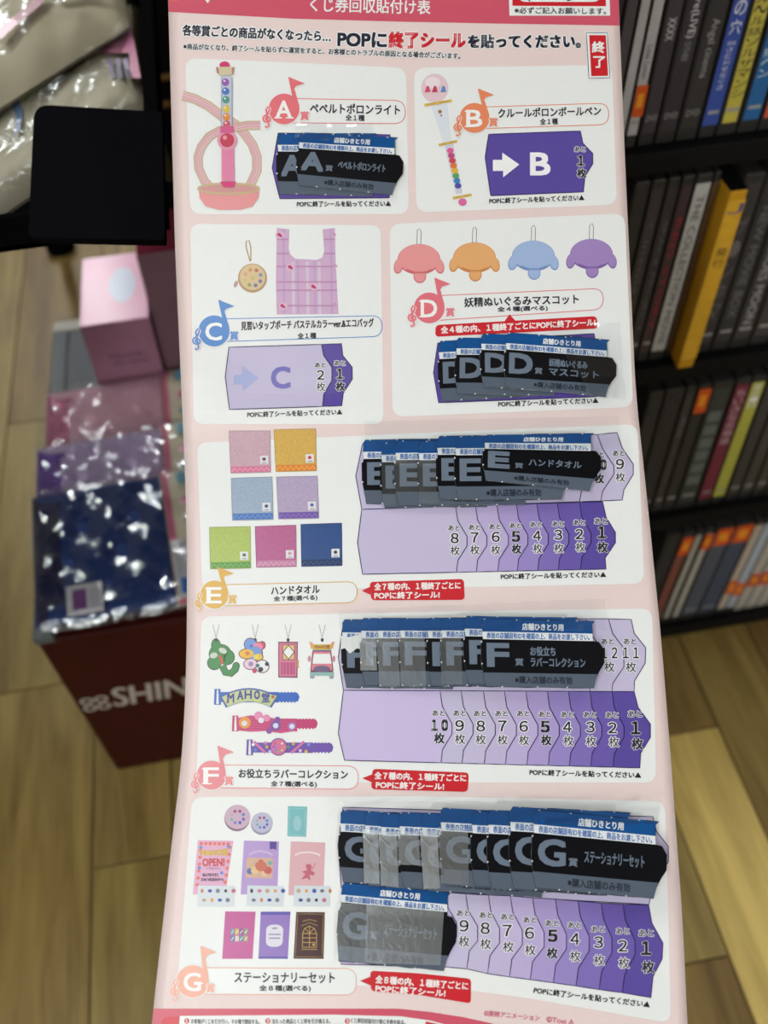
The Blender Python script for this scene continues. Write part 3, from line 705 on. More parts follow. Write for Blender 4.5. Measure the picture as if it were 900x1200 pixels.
p.line([h0(628, 335), h0(660, 322), h0(710, 318), h0(760, 328), h0(775, 338)], 2, (234, 218, 222), l=1)
p.poly([h0(*q) for q in ((690, 395), (712, 385), (728, 400), (722, 425), (745, 440), (738, 455), (715, 450), (720, 485), (700, 470), (665, 478), (690, 445), (668, 432), (700, 425))], (190, 100, 120), l=1)
p.line([h0(730, 420), h0(748, 382)], .9, (190, 100, 120), l=1)
part(p, 'stationery_picture', pg)
SC1 = [(200, 120, 90), (50, 70, 150), (120, 120, 140), (60, 40, 60), (190, 110, 140), (190, 160, 120), (220, 150, 60), (60, 90, 170), (110, 110, 130)]
for (x0, x1, k0) in ((55, 278, 0), (345, 565, 3), (620, 838, 5)):
    p = Print(lay=3.2); p.poly([h1(x0+5, 38), h1(x1, 42), h1(x1-6, 162), h1(x0, 158)], (206, 216, 224))
    for k in range(9):
        r_, c_ = divmod(k, 5); xx = x0+30+c_*46+(r_*12); yy = 70+r_*54
        p.poly(ell(*h1(xx, yy), 2.6 if (k+k0) % 3 else 1.8, 2 if k % 2 else 2.6, n=9), SC1[(k+k0) % 9], l=1)
    part(p, 'sticker_sheet_picture', pg)
p = note([h1(220, 190), h1(398, 192), h1(380, 468), h1(202, 468)], (188, 84, 150))
for k in range(8):
    r_, c_ = divmod(k, 4); p.poly([h1(252+c_*26, 292+r_*40), h1(274+c_*26, 292+r_*40), h1(274+c_*26, 326+r_*40), h1(252+c_*26, 326+r_*40)], [(90, 150, 170), (200, 180, 80), (130, 80, 150), (110, 160, 110), (80, 120, 180), (205, 200, 190), (60, 150, 160), (180, 160, 120)][k], l=1)
    p.line([h1(256+c_*26, 320+r_*40), h1(270+c_*26, 300+r_*40)], 1, (230, 225, 215), l=2)
part(p, 'notebook_picture', pg)
p = note([h1(428, 192), h1(602, 192), h1(586, 468), h1(414, 467)], (142, 116, 190))
p.poly([h1(428, 192), h1(602, 192), h1(601, 210), h1(427, 210)], (92, 84, 172), l=1); p.poly([h1(415, 455), h1(587, 456), h1(586, 468), h1(414, 467)], (92, 84, 172), l=1)
p.poly(rpoly([h1(460, 285), h1(485, 268), h1(535, 268), h1(560, 285), h1(556, 380), h1(530, 398), h1(482, 398), h1(458, 380)], 3), (216, 216, 230), l=1)
p.line([h1(495, 290), h1(525, 288)], 1.4, (120, 110, 150), l=2); p.line([h1(474, 325), h1(545, 325)], 1.6, (150, 145, 185), l=2); p.line([h1(476, 347), h1(542, 347)], 1.6, (150, 145, 185), l=2)
part(p, 'notebook_picture', pg)
p = note([h1(636, 194), h1(804, 195), h1(796, 468), h1(620, 467)], (62, 28, 30)); GL = (182, 150, 84)
p.line([h1(645, 205), h1(795, 206), h1(787, 457), h1(630, 456)], .5, GL, l=1, closed=True)
p.line([h1(672, 400), h1(674, 320), h1(685, 290), h1(714, 276), h1(742, 290), h1(756, 320), h1(754, 400)], 1, GL, l=1, closed=True)
p.line([h1(714, 276), h1(713, 400)], .9, GL, l=1)
for y in (320, 345, 372): p.line([h1(674, y), h1(755, y)], .9, GL, l=1)
p.line([h1(714, 318), h1(688, 290)], .8, GL, l=1); p.line([h1(714, 318), h1(740, 290)], .8, GL, l=1); p.line([h1(668, 412), h1(758, 413)], .8, GL, l=1)
p.line([h1(674, 248), h1(714, 238), h1(756, 248)], 1.4, (140, 112, 70), l=1); p.line([h1(666, 275), h1(714, 256), h1(762, 275)], 1.2, (140, 112, 70), l=1); p.poly(ell(*h1(738, 385), 1.8, n=8), GL, l=2)
part(p, 'notebook_picture', pg)
bubble(pg, [(433.7, 1137.5), (490, 1140.5), (552, 1147), (551.7, 1176), (492, 1166), (435, 1161.5)], [(422, 1149.5), (434, 1144.5), (434.5, 1155)],
       [('全8種の内、1種終了ごとに', (440, 1152), (548, 1160), 9), ('POPに終了シール!', (440, 1162.3), (521.4, 1168.3), 8.6)])
c9 = lambda x, y: (380+x/2.143, 930+y/2.143)
cells(pg, [(402, 946), (396, 990), (400, 1040)], [([(765, 957), (769, 974), (783, 992), (783, 1010), (768, 1032), (760, 1060)], 9)], [])
ch = []
for n, (x0, y0), (x1, y1), (x2, y2) in ((10, (305, 248), (332, 335), (302, 435)), (9, (355, 252), (385, 345), (358, 440)), (8, (412, 255), (440, 350), (410, 452)), (7, (467, 257), (497, 355), (465, 460)), (6, (523, 262), (552, 360), (517, 467)),
                                        (5, (580, 265), (608, 365), (575, 475)), (4, (637, 270), (665, 370), (632, 483)), (3, (695, 275), (722, 375), (690, 492)), (2, (750, 278), (780, 380), (748, 500))):
    ch.append(([c9(x0, y0), c9(x0+6, y0+40), c9(x1, y1-12), c9(x1, y1+25), c9(x2+6, y2-45), c9(x2, y2)], n))
ch.append(([(760, 1060.6), (763.6, 1081.6), (776.6, 1105), (775.7, 1123.6), (765, 1144.6), (762.6, 1169)], 1))
nm = [(n, c9(*a), c9(*b), c9(*c), 1.15 if n > 1 else 1.3) for n, a, b, c in ((9, (349, 300), (351, 332), (351, 371)), (8, (406, 305), (404, 338), (405, 377)), (7, (460, 309), (459, 344), (462, 384)), (6, (516, 317), (515, 350), (517, 392)), (5, (572, 325), (573, 357), (572, 400)), (4, (628, 330), (629, 365), (630, 408)), (3, (687, 340), (688, 373), (690, 418)), (2, (749, 345), (749, 382), (752, 425)), (1, (808, 350), (808, 388), (813, 435)))]
cells(pg, [(402, 1040), (398, 1085), (400, 1130)], ch, nm, l0=3.2)
p = Print(lay=4); popnote(p, (625, 1164), (761, 1181), 7.5); part(p, 'note_lettering', pg)
# ---- foot of the poster
p = Print()
p.poly([(sm(LE, 1182)+.3, 1182), (467, 1182), (505, 1186), (543, 1192), (575, 1199), (610, 1212), (sm(LE, 1212)+.3, 1212)], HEADC)
p.poly([(211, 1190.5), (390, 1189), (470, 1191), (505, 1196), (530, 1203), (550, 1212), (209, 1212)], WHITE, l=1)
p.poly(rpoly([(190, 1192), (210, 1191), (209, 1212), (187, 1212)], [8, 1, 0, 0]), (205, 50, 66), l=1)
p.poly([(499, 1197), (528, 1203), (532, 1212), (497, 1212)], (205, 45, 60), l=2)
for n, x in (('1', 219), ('2', 314), ('3', 407)):
    p.poly(ell(x, 1196.5, 3, 3.4, n=14), (200, 40, 60), l=2); p.ctext(n, x, 1196.5, 4*text_tris(n)[2], 4, WHITE, l=3, bold=.15)
part(p, 'footer_band', poster)
p = Print(lay=3)
p.text('お客様がくじを引き行い、その場で開封する。', (224, 1199.5), (304, 1200), 5.5, (50, 50, 60), bold=.12)
p.text('当たった商品とくじ券を引き換える。', (319, 1199.5), (387, 1199.3), 5.5, (50, 50, 60), bold=.12)
p.text('くじ券回収貼付け表に半券を貼る。', (411, 1198.5), (475, 1201), 5.5, (50, 50, 60), bold=.12)
part(p, 'footer_lettering', poster)
p = Print(lay=3)
p.text('©東映アニメーション', (567, 1190.5), (632, 1196.5), 6.8, (206, 116, 134), bold=.15); p.text('©Toei A', (640, 1197.5), (672, 1201), 6.4, (206, 116, 134), bold=.15)
part(p, 'copyright_lettering', poster)

# ================= TICKET STUBS
TB = (14, 78, 142); TK = (9, 11, 17); TG = (84, 96, 112); TL_ = (104, 118, 136)
ORDN = ['first', 'second', 'third', 'fourth', 'fifth', 'sixth', 'seventh', 'eighth', 'ninth', 'tenth']
def ticket(L, name, q, h, label, group, curl=0, bands=(.19, .30, .79), two=None, torn=False, note=True):
    B = lambda s, t: bil(q, s, t)
    th = .0004
    ax = (q[0][0]+q[3][0])/2; bw = q[1][0]-q[0][0]
    hf = (lambda x, y: curl*((x-ax)/bw-.1)) if curl else None
    root = empty('ticket_stub', at(*B(.5, .5), h), label, 'ticket', group)
    pr = Print(h0=h, lay=0, hf=hf)
    outl = [(.035, 0), (.93, 0), (.905, .05), (.91, .30), (.955, .31), (.995, .42), (.995, .62), (.955, .74), (.925, .86), (.905, 1), (.035, 1), (.0, .64), (.0, .36), (.02, .3), (.015, .05)]
    # perforated, slightly ragged outline
    rg = []
    for i, (s, t) in enumerate(outl):
        s2, t2 = outl[(i+1) % len(outl)]; d = math.hypot((s2-s)*1.8, t2-t); n = max(1, int(d/.17))
        for k in range(n):
            u = k/n; jj = random.uniform(-.006, .006) if k else 0
            rg.append((s+(s2-s)*u+jj*.5, t+(t2-t)*u+jj))
    pts = [B(*a) for a in rg]
    V, Fs = cut2d(pts); kk = mat(TK, rough=.3, spec=.22)
    pr.add([pr.P(x, y, 0)+nrm(x, y)*th for x, y in V], Fs, kk)
    pr.add([pr.P(x, y, 0) for x, y in V], [f[::-1] for f in Fs], mat((205, 205, 200)))
    n = len(pts); pr.add([pr.P(x, y, 0)+nrm(x, y)*th for x, y in pts]+[pr.P(x, y, 0) for x, y in pts], [(i, (i+1) % n, n+(i+1) % n, n+i) for i in range(n)], mat((190, 192, 192)))
    b1, b2, b3 = bands; pr.h0 = h+th
    mg = dict(rough=.32, spec=.25)
    pr.poly([B(.037, 0.004), B(.925, 0.004), B(.902, .05), B(.905, b1), B(.013, b1), B(.018, .05)], mat(TB, **mg), l=1)
    pr.poly([B(.013, b1), B(.905, b1), B(.908, b2), B(.02, b2)], mat((222, 228, 232), **mg), l=1)
    pr.poly([B(.014, b3), B(.938, b3), B(.924, .86), B(.907, .996), B(.037, .996)], mat(TG, **mg), l=1)
    for k in range(7):   # white paper fibres where the perforation tore
        s = .06+k*.125+random.uniform(-.03, .03); t = 1 if k % 2 else 0.0
        c = B(s, t); pr.poly([(c[0]-1.3, c[1]), (c[0]+1.4, c[1]+.2), (c[0]+.3, c[1]+(1.6 if t == 0 else -1.6))], (215, 218, 220), l=2)
    for t in (.34, .66):
        c = B(.004, t); pr.poly([(c[0]-.4, c[1]-1.2), (c[0]+1.6, c[1]), (c[0]-.2, c[1]+1.6)], (215, 218, 220), l=2)
    if torn:
        pr.poly([B(0, .24), B(.06, .26), B(.17, .21), B(.175, .44), B(.13, .42), B(.07, .5), B(.03, .42), B(0, .44)], (216, 222, 222), l=3)
    pr.build('card', root)
    p = Print(h0=h+th, lay=2, hf=hf)
    upv = Vector(B(0, 0))-Vector(B(0, 1)); ul = upv.length; upn = upv/ul
    def tx(s_, s0, s1, t0, t1, c, **k): p.text(s_, B(s0, t1), B(s1, t1), (t1-t0)*ul, mat(c, **mg), up=upn, **k)
    tx('店舗ひきとり用', .34, .67, b1*.3, b1*.82, (228, 232, 236), bold=.25)
    tx('表面の店舗固有IDを確認の上、商品をお渡し下さい。', .05, .88, b1+.012, b2-.012, (40, 96, 168), bold=.15)
    tx(L, .055, .055+(.19 if L not in 'EF' else .165), .37, .69, TL_, bold=1.3)
    tx('賞', .275, .34, .575, .68, TL_, bold=.25)
    if two:
        tx(two[0], .40, .40+.045*len(two[0])+.02, .40, .53, TL_, bold=.35); tx(two[1], .40, .84, .56, .69, TL_, bold=.3)
    else: tx(name, .39, .83, .47, .62, TL_, bold=.25)
    if note: tx('※購入店舗のみ有効', .27, .73, b3+.045, b3+.155, (34, 40, 52), bold=.15)
    p.build('printed_lettering', root)
    return root
def qd(x, y, w, hgt, dx=0, dy=0, bx=0, by=0): return ((x, y), (x+w, y+dy), (x+w+bx, y+hgt+by), (x+bx, y+hgt))
# A
for i, (q, lb) in enumerate((( ((324, 157), (450, 157), (448, 231), (324, 228)), 'black A prize ticket stub lying mostly under the other A stub'),
                             ( ((350, 156.5), (475, 163), (471, 231), (346, 218)), 'black A prize ticket stub lying on top with its whole print showing'))):
    ticket('A', 'ペペルトポロンライト', q, .0006+i*.0009, lb, 'ticket stubs in the A panel', note=i == 1)
# D
for i, q in enumerate((((512, 400), (641, 394), (642, 464), (514, 471)), ((533, 396.5), (662, 396), (661, 465), (532, 463)),
                       ((561.5, 392), (690, 396), (690, 464), (562, 455)), ((590.5, 391), (722, 400.5), (720, 468), (588.5, 457)))):
    ticket('D', '', q, .0006+i*.0009, ['dark D prize ticket stub leftmost and undermost of the four', 'dark D prize ticket stub second from the left, lying lowest on the panel', 'dark D prize ticket stub third from the left, partly under the top one', 'dark D prize ticket stub on top with both lines of its name showing'][i],
           'ticket stubs in the D panel', two=('妖精ぬいぐるみ', 'マスコット'), note=i == 3)
# E
EL = [(423.5, 516, 75), (445, 520, 76), (461.5, 518, 76), (488.5, 519, 75), (510, 513.5, 74), (531, 514.5, 74)]
for i, (x, y, hh) in enumerate(EL):
    ticket('E', 'ハンドタオル', ((x, y), (x+137, y-2), (x+138, y+hh-1), (x+1, y+hh)), .0006+i*.0008, 'dark E prize ticket stub, %s from the left in the overlapping E row' % ORDN[i], 'ticket stubs in the E panel')
ticket('E', 'ハンドタオル', ((565, 513), (703, 511), (701, 580), (563.5, 566)), .0006+6*.0008, 'black E prize ticket stub topmost of its row, whole print showing', 'ticket stubs in the E panel', bands=(.18, .31, .78))
# F
for i, (x, y, hh) in enumerate(((399, 726, 80), (421, 724.5, 79), (441, 724.5, 79), (466.5, 724.5, 78.5), (498.5, 724.5, 80), (514.5, 724.5, 79), (541, 722.5, 80), (561, 726, 79.5))):
    ticket('F', '', ((x, y), (x+143, y+(2 if i < 7 else 3)), (x+145, y+hh+2), (x+2, y+hh)), .0006+i*.0008,
           ('dark F prize ticket stub, %s from the left in the overlapping F row' % ORDN[i]) if 0 < i < 7 else ('dark F prize ticket stub at the far left with a torn white patch' if i == 0 else 'black F prize ticket stub topmost of its row, whole print showing'),
           'ticket stubs in the F panel', two=('お役立ち', 'ラバーコレクション'), torn=(i == 0))
# G lower first, then the upper row
ticket('G', 'ステーショナリーセット', ((399, 1034), (538, 1047), (533, 1139), (392, 1126)), .0008, 'G prize ticket stub alone in the lower row under the shiny tape', 'ticket stubs in the G panel', bands=(.155, .25, .80))
for i, (x, y, bx, by) in enumerate(((397, 949, 397, 1034), (425.5, 951, 426, 1038), (444, 953, 446, 1040), (466, 952, 468, 1040), (491.5, 953, 495, 1044), (513, 947, 516, 1038), (549.5, 951, 550, 1038), (568, 950, 569, 1042), (593, 946, 594, 1042))):
    ticket('G', 'ステーショナリーセット', ((x, y), (x+152, y+8), (bx+152, by+9), (bx, by)), .0014+i*.0008, 'dark G prize ticket stub, %s from the left in the upper G row' % ORDN[i], 'ticket stubs in the G panel')
ticket('G', 'ステーショナリーセット', ((620, 949.5), (777, 965), (774, 1055), (618.5, 1041)), .0014+9*.0008, 'black G prize ticket stub topmost of the upper row, whole print showing', 'ticket stubs in the G panel')

# ================= CLEAR TAPE
def tape(pts4, h, label, gloss=.12, rough=.35, wr=.0006, nx=22, ny=9, key='tape', mk=None, jit=1.0):
    mb = MB(); mt = mk or film_mat(key, gloss, rough, .35, 45, .0012)
    vs = []
    for j in range(ny+1):
        for i in range(nx+1):
            x, y = bil(pts4, i/nx, j/ny); e = random.uniform(-.5, .5) if (j in (0, ny)) else 0
            x += random.uniform(-jit, jit) if i in (0, nx) else 0
            hh = h + wr*(math.sin(x*.21+y*.05)*.5+math.sin(y*.33+x*.11)*.4+random.uniform(-.25, .25))
            if j == 0: hh += .0006
            vs.append(at(x, y+e, hh))
    fs = [(j*(nx+1)+i, (j+1)*(nx+1)+i, (j+1)*(nx+1)+i+1, j*(nx+1)+i+1) for j in range(ny) for i in range(nx)]
    mb.add(vs, fs, mt)
    return tag(mb.build('clear_tape', smooth=True), label, 'tape', 'clear tape strips over the ticket stubs')
# ---- TAPES
def dull(g): return film_mat('tape_sheen_%d' % int(g*100), g, .40, .25, 160, .0006)  # gloss chosen per piece to put each stub's grey sheen into the film
tape(((348, 147), (437, 149), (437, 168), (346, 166)), .0032, 'clear tape strip along the top of the A ticket stubs', .05, .15, key='tape_clear')
tape(((640, 384), (724, 380), (730, 470), (690, 466)), .0050, 'crumpled clear tape strip over the right end of the D ticket stubs', .05, .15, wr=.0008, key='tape_clear')
tape(((428, 497), (722, 492), (724, 530), (430, 533)), .0066, 'clear tape strip along the top of the E ticket stubs', .05, .15, key='tape_clear')
tape(((398, 716), (704, 703), (706, 740), (400, 745)), .0076, 'crinkled clear tape strip along the top of the F ticket stubs', .06, .12, wr=.0012, key='tape_clear')
tape(((404, 941), (766, 940), (762, 967), (402, 970)), .0098, 'crinkled clear tape strip along the top of the G ticket stubs', .06, .12, wr=.0012, key='tape_clear')
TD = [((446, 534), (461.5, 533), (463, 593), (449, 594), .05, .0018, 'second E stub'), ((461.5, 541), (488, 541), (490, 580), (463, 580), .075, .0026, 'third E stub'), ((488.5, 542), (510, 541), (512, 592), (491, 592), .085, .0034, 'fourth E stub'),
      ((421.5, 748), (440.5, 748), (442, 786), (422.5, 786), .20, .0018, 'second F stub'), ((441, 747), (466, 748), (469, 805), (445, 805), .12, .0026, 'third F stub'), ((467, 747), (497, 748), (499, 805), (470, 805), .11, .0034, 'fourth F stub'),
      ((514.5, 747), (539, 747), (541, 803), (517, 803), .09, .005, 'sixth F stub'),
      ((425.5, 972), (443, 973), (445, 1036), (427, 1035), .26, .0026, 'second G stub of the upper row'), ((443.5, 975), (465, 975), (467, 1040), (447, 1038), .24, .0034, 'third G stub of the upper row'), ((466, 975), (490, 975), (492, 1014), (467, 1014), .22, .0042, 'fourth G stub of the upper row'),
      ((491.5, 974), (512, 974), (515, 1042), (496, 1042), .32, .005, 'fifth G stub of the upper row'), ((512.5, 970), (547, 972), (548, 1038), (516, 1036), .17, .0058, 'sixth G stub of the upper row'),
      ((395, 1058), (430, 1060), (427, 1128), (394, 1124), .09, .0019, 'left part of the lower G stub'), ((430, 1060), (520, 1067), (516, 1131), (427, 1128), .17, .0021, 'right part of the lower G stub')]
ORDI = {'second': 1, 'third': 2, 'fourth': 3, 'fifth': 4, 'sixth': 5}
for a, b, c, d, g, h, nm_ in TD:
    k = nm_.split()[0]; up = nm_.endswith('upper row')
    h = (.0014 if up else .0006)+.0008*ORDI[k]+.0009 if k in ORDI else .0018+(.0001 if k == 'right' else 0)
    tape((a, b, c, d), h, 'dull tape piece added for the grey sheen on the %s' % nm_, wr=.00005, nx=8, ny=10, mk=dull(g*1.02), jit=.15)

# ==================================================================== THE SHOP BEHIND
def wood_mat(col, seed):
    m = bpy.data.materials.new('wood_plank_surface'); m.use_nodes = True; nt = m.node_tree; b = nt.nodes['Principled BSDF']
    tc = nt.nodes.new('ShaderNodeTexCoord'); mp_ = nt.nodes.new('ShaderNodeMapping'); mp_.inputs['Scale'].default_value = (14, 1.3, 1); mp_.inputs['Location'].default_value = (seed*3.1, seed*1.7, 0)
    n = nt.nodes.new('ShaderNodeTexNoise'); n.inputs['Scale'].default_value = 1.6; n.inputs['Detail'].default_value = 7; n.inputs['Distortion'].default_value = .9
    n2 = nt.nodes.new('ShaderNodeTexNoise'); n2.inputs['Scale'].default_value = 9; n2.inputs['Detail'].default_value = 4
    cr = nt.nodes.new('ShaderNodeValToRGB'); e = cr.color_ramp
    c = lin(col); e.elements[0].position = .30; e.elements[0].color = (c[0]*.42, c[1]*.36, c[2]*.28, 1)
    e.elements[1].position = .62; e.elements[1].color = (*c, 1); x = e.elements.new(.78); x.color = (c[0]*1.15, c[1]*1.15, c[2]*1.18, 1)
    nt.links.new(tc.outputs['Object'], mp_.inputs[0]); nt.links.new(mp_.outputs[0], n.inputs['Vector']); nt.links.new(mp_.outputs[0], n2.inputs['Vector'])
    mx = nt.nodes.new('ShaderNodeMath'); mx.operation = 'MULTIPLY_ADD'; mx.inputs[1].default_value = .25
    nt.links.new(n2.outputs['Fac'], mx.inputs[0]); ml = nt.nodes.new('ShaderNodeMath'); ml.operation = 'MULTIPLY'; ml.inputs[1].default_value = .82
    nt.links.new(n.outputs['Fac'], ml.inputs[0]); nt.links.new(ml.outputs[0], mx.inputs[2]); nt.links.new(mx.outputs[0], cr.inputs[0])
    nt.links.new(cr.outputs[0], b.inputs['Base Color']); b.inputs['Roughness'].default_value = .42; b.inputs['Specular IOR Level'].default_value = .35
    return m
WM = [wood_mat(c, i) for i, c in enumerate(((143, 125, 69), (133, 110, 61), (152, 133, 77), (124, 101, 58), (147, 126, 71), (216, 191, 112)))]
fl = MB(); fl.box(-3.1, 3.5, -3.1, 6.1, -.05, -.004, mat((104, 82, 54), rough=.5)); floor = tag(fl.build('floor', origin=(0, 0, -.05)), 'floor of pale brown wooden planks', kind='structure')
floor.pop('label', None)
def wall(name, a, m_):
    mb = MB(); mb.box(*a, m_); return tag(mb.build(name, origin=((a[0]+a[1])/2, (a[2]+a[3])/2, a[4])), kind='structure')
WM_ = mat((176, 172, 164), rough=.8)
wall('wall_left', (-3.1, -3, -3, 6, 0, 2.75), WM_); wall('wall_right', (3.4, 3.5, -3, 6, 0, 2.75), WM_)
wall('wall_front', (-3, 3.4, -3.1, -3, 0, 2.75), WM_); wall('wall_back', (-3, 3.4, 6, 6.1, 0, 2.75), WM_)
wall('ceiling', (-3.1, 3.5, -3.1, 6.1, 2.75, 2.85), mat((215, 214, 210), rough=.9))
seams = [-1.42, -1.3, -1.17, -1.04, -.91, -.78, -.65, -.515, -.342, -.235, -.13, -.02, .09, .20, .315, .427, .533, .64, .75, .86, .97, 1.1, 1.22, 1.34, 1.46]
JO = {7: [.904, 1.504], 8: [.606], 9: [.606, 1.6], 15: [.647], 16: [.2, .9], 17: [.5, 1.2], 14: [.35, 1.1], 18: [.1, .8]}
k = 0; shared = {}
for i in range(len(seams)-1):
    x0, x1 = seams[i], seams[i+1]; js = JO.get(i, [random.uniform(.1, .6), random.uniform(1.0, 1.5)])
    yy = [-.55]+js+[2.4, 3.5]
    for a, b in zip(yy, yy[1:]):
        k += 1; m_ = WM[k % 5]
        if i == 15 and a < .3: m_ = WM[5]
        if i == 8 and a < .3: m_ = WM[0]
        mb = MB(); g = .0012
        mb.box(x0+g, x1-g, a+g, b-g, -.004, 0, m_); mb.build('plank', floor, bevel=.0008, origin=((x0+x1)/2, (a+b)/2, 0))

# ---- shelf of disc cases
YS = .80; LV = [.822, .566, .306, .048]; BLK = mat((12, 12, 13), rough=.6, spec=.15)
shelf = empty('disc_shelf', (.65, .9, 0), 'black metal shelf unit packed with disc cases', 'shelf')
mb = MB(); mb.box(.1, 1.25, 1.0, 1.02, 0.0, 1.35, BLK); mb.build('back_panel', shelf)
for z in LV+[1.09]:
    mb = MB(); mb.box(.1, 1.25, YS-.012, 1.0, z-.022, z-.001, BLK); mb.build('shelf_board', shelf, bevel=.001)
mb = MB(); mb.box(1.25, 1.27, YS-.01, 1.02, 0, 1.35, BLK); mb.build('side_panel', shelf)
mb = MB(); mb.box(.14, 1.2, .92, .95, 0, .026, BLK); mb.build('plinth', shelf)
def disc_case(x0, x1, z, hgt, lean, col, label, group=None, text=None, tcol=(200, 200, 200), sticker=None, out=0, horiz=False, inner=None, logo=True, tpos=.5, tlen=.6, text2=None, topdark=False, sleeve=(46, 45, 44)):
    """case standing on the shelf; lean = horizontal shift of its top"""
    w_ = x1-x0
    root = empty('disc_case', (x0+w_/2, YS, z), label, 'disc case', group)
    T = lambda v: Vector((v.x + (v.z-z)/hgt*lean, v.y, v.z))
    y0 = YS-out
    mb = MB(); mb.box(x0+.0005, x1-.0005, y0, y0+.13, z, z+hgt, mat(sleeve, rough=.3, spec=.3), T); mb.build('case_body', root, bevel=.0015)
    mb = MB(); iw = .12 if inner is None else inner
    mb.box(x0+w_*iw, x1-w_*iw, y0-.0006, y0+.0002, z+hgt*.06, z+hgt*.955, mat(col, rough=.4, noise=.05, nscale=120), T); mb.build('spine_card', root)
    def txt(s, zc, zl, cc, vert=True, wf=.62):
        mt = mat(cc, rough=.4); mb = MB()
        if vert:      # upright characters one under the other
            s = (s,) if s == 'DVD' else s; n = len(s); ch_ = zl/n
            for i, c in enumerate(s):
                if c == ' ': continue
                vs, fs, a = text_tris(c); zz = zc+zl/2-ch_*(i+.9); hh = ch_*.78; ww = w_*wf
                mb.add([T(Vector((x0+w_/2-ww/2+ww*x, y0-.0012, zz+hh*y))) for x, y in vs], fs, mt)
        else:
            vs, fs, a = text_tris(s); ww = w_*wf*.7
            mb.add([T(Vector((x0+w_/2-ww/2+ww*y, y0-.0012, zc+zl/2-zl*x))) for x, y in vs], fs, mt)
        mb.build('spine_lettering', root)
    if text: txt(text, z+hgt*tpos, hgt*tlen, tcol, vert=not horiz)
    if text2: txt(text2[0], z+hgt*text2[1], hgt*text2[2], text2[4], vert=not horiz, wf=text2[3])
    if topdark:
        mb = MB(); mb.box(x0+.0004, x1-.0004, y0+.001, y0+.13, z+hgt, z+hgt+.0006, mat((16, 16, 17)), T); mb.build('top_face', root)
    if logo: txt('DVD', z+hgt*.13, hgt*.035, (150, 150, 150), wf=.62) if logo == 2 else txt('―', z+hgt*.12, hgt*.02, (150, 150, 150))
    if sticker:
        za, zb, c = sticker; mb = MB(); mb.box(x0+w_*.12, x1-w_*.02, y0-.0018, y0-.0007, z+hgt*za, z+hgt*zb, mat(c, noise=.12, nscale=200), T)
        mb.box(x0+w_*.3, x1-w_*.25, y0-.0021, y0-.0017, z+hgt*(za+(zb-za)*.3), z+hgt*(za+(zb-za)*.75), mat((222, 150, 40)), T); mb.build('price_sticker', root)
    return root
def row(z, hgt, lean, yref, items, g):
    for it in items:
        px0, px1 = it[0], it[1]; X0 = aty(px0, yref, YS).x; X1 = aty(px1, yref, YS).x
        kw = dict(it[4]) if len(it) > 4 else {}
        disc_case(X0, X1, z, kw.pop('h', hgt), kw.pop('ln', lean), it[2], it[3], group=g, **kw)
DK = (40, 39, 43); ORA = (205, 84, 26); LG = (150, 150, 152)
row(LV[0], .205, .012, 160, [
    (686, 703, DK, 'dark disc case hidden behind the poster edge on the top row', {}),
    (704, 718, (70, 66, 70), 'dark disc case just left of the first pale one, top row', {}),
    (719, 731, (168, 168, 170), 'pale grey disc case touching the poster edge, top row', {}),
    (732, 746, (172, 170, 174), 'pale grey disc case with an orange sticker near its foot, top row', dict(text='Love Letter', horiz=True, tcol=(90, 90, 95), sticker=(.145, .28, ORA), tpos=.375, tlen=.14)),
    (748, 767, (58, 54, 62), 'dark disc case with white letters XXXX on its spine, top row', dict(text='XXXX', horiz=True, tpos=.50, tlen=.09, logo=2)),
    (768, 791, (50, 46, 54), 'dark disc case with pale upright LIVE lettering, top row', dict(text='re(LIVE)', horiz=True, tpos=.53, tlen=.15, text2=('OTHER', .40, .08, .4, (140, 140, 140)), logo=2)),
    (792, 816, (48, 46, 48), 'dark disc case with dense grey lettering left of the blue one, top row', dict(text='Angel cinema', horiz=True, tpos=.40, tlen=.24, logo=2, tcol=(150, 150, 150))),
    (818, 837, (52, 76, 156), 'blue disc case with large white lettering, top row', dict(text='の穴', tpos=.515, tlen=.15, tcol=(222, 226, 232), inner=.05, text2=('…さとわせなぐさ', .32, .21, .38, (205, 212, 226)))),
    (838, 861, (186, 176, 74), 'yellow disc case with dark lettering down its spine, top row', dict(text='ル～ル話ソルザマンシ', tpos=.385, tlen=.43, tcol=(60, 56, 50), inner=.16)),
    (862, 885, (34, 98, 156), 'blue disc case right of the yellow one, top row', dict(text='照ヘン', tpos=.31, tlen=.13, tcol=(206, 222, 228))),
    (886, 906, (206, 92, 72), 'coral red disc case at the photo right edge, top row', {}),
    (907, 928, DK, 'dark disc case beyond the coral red one, top row', {})], 'disc cases on the top row')
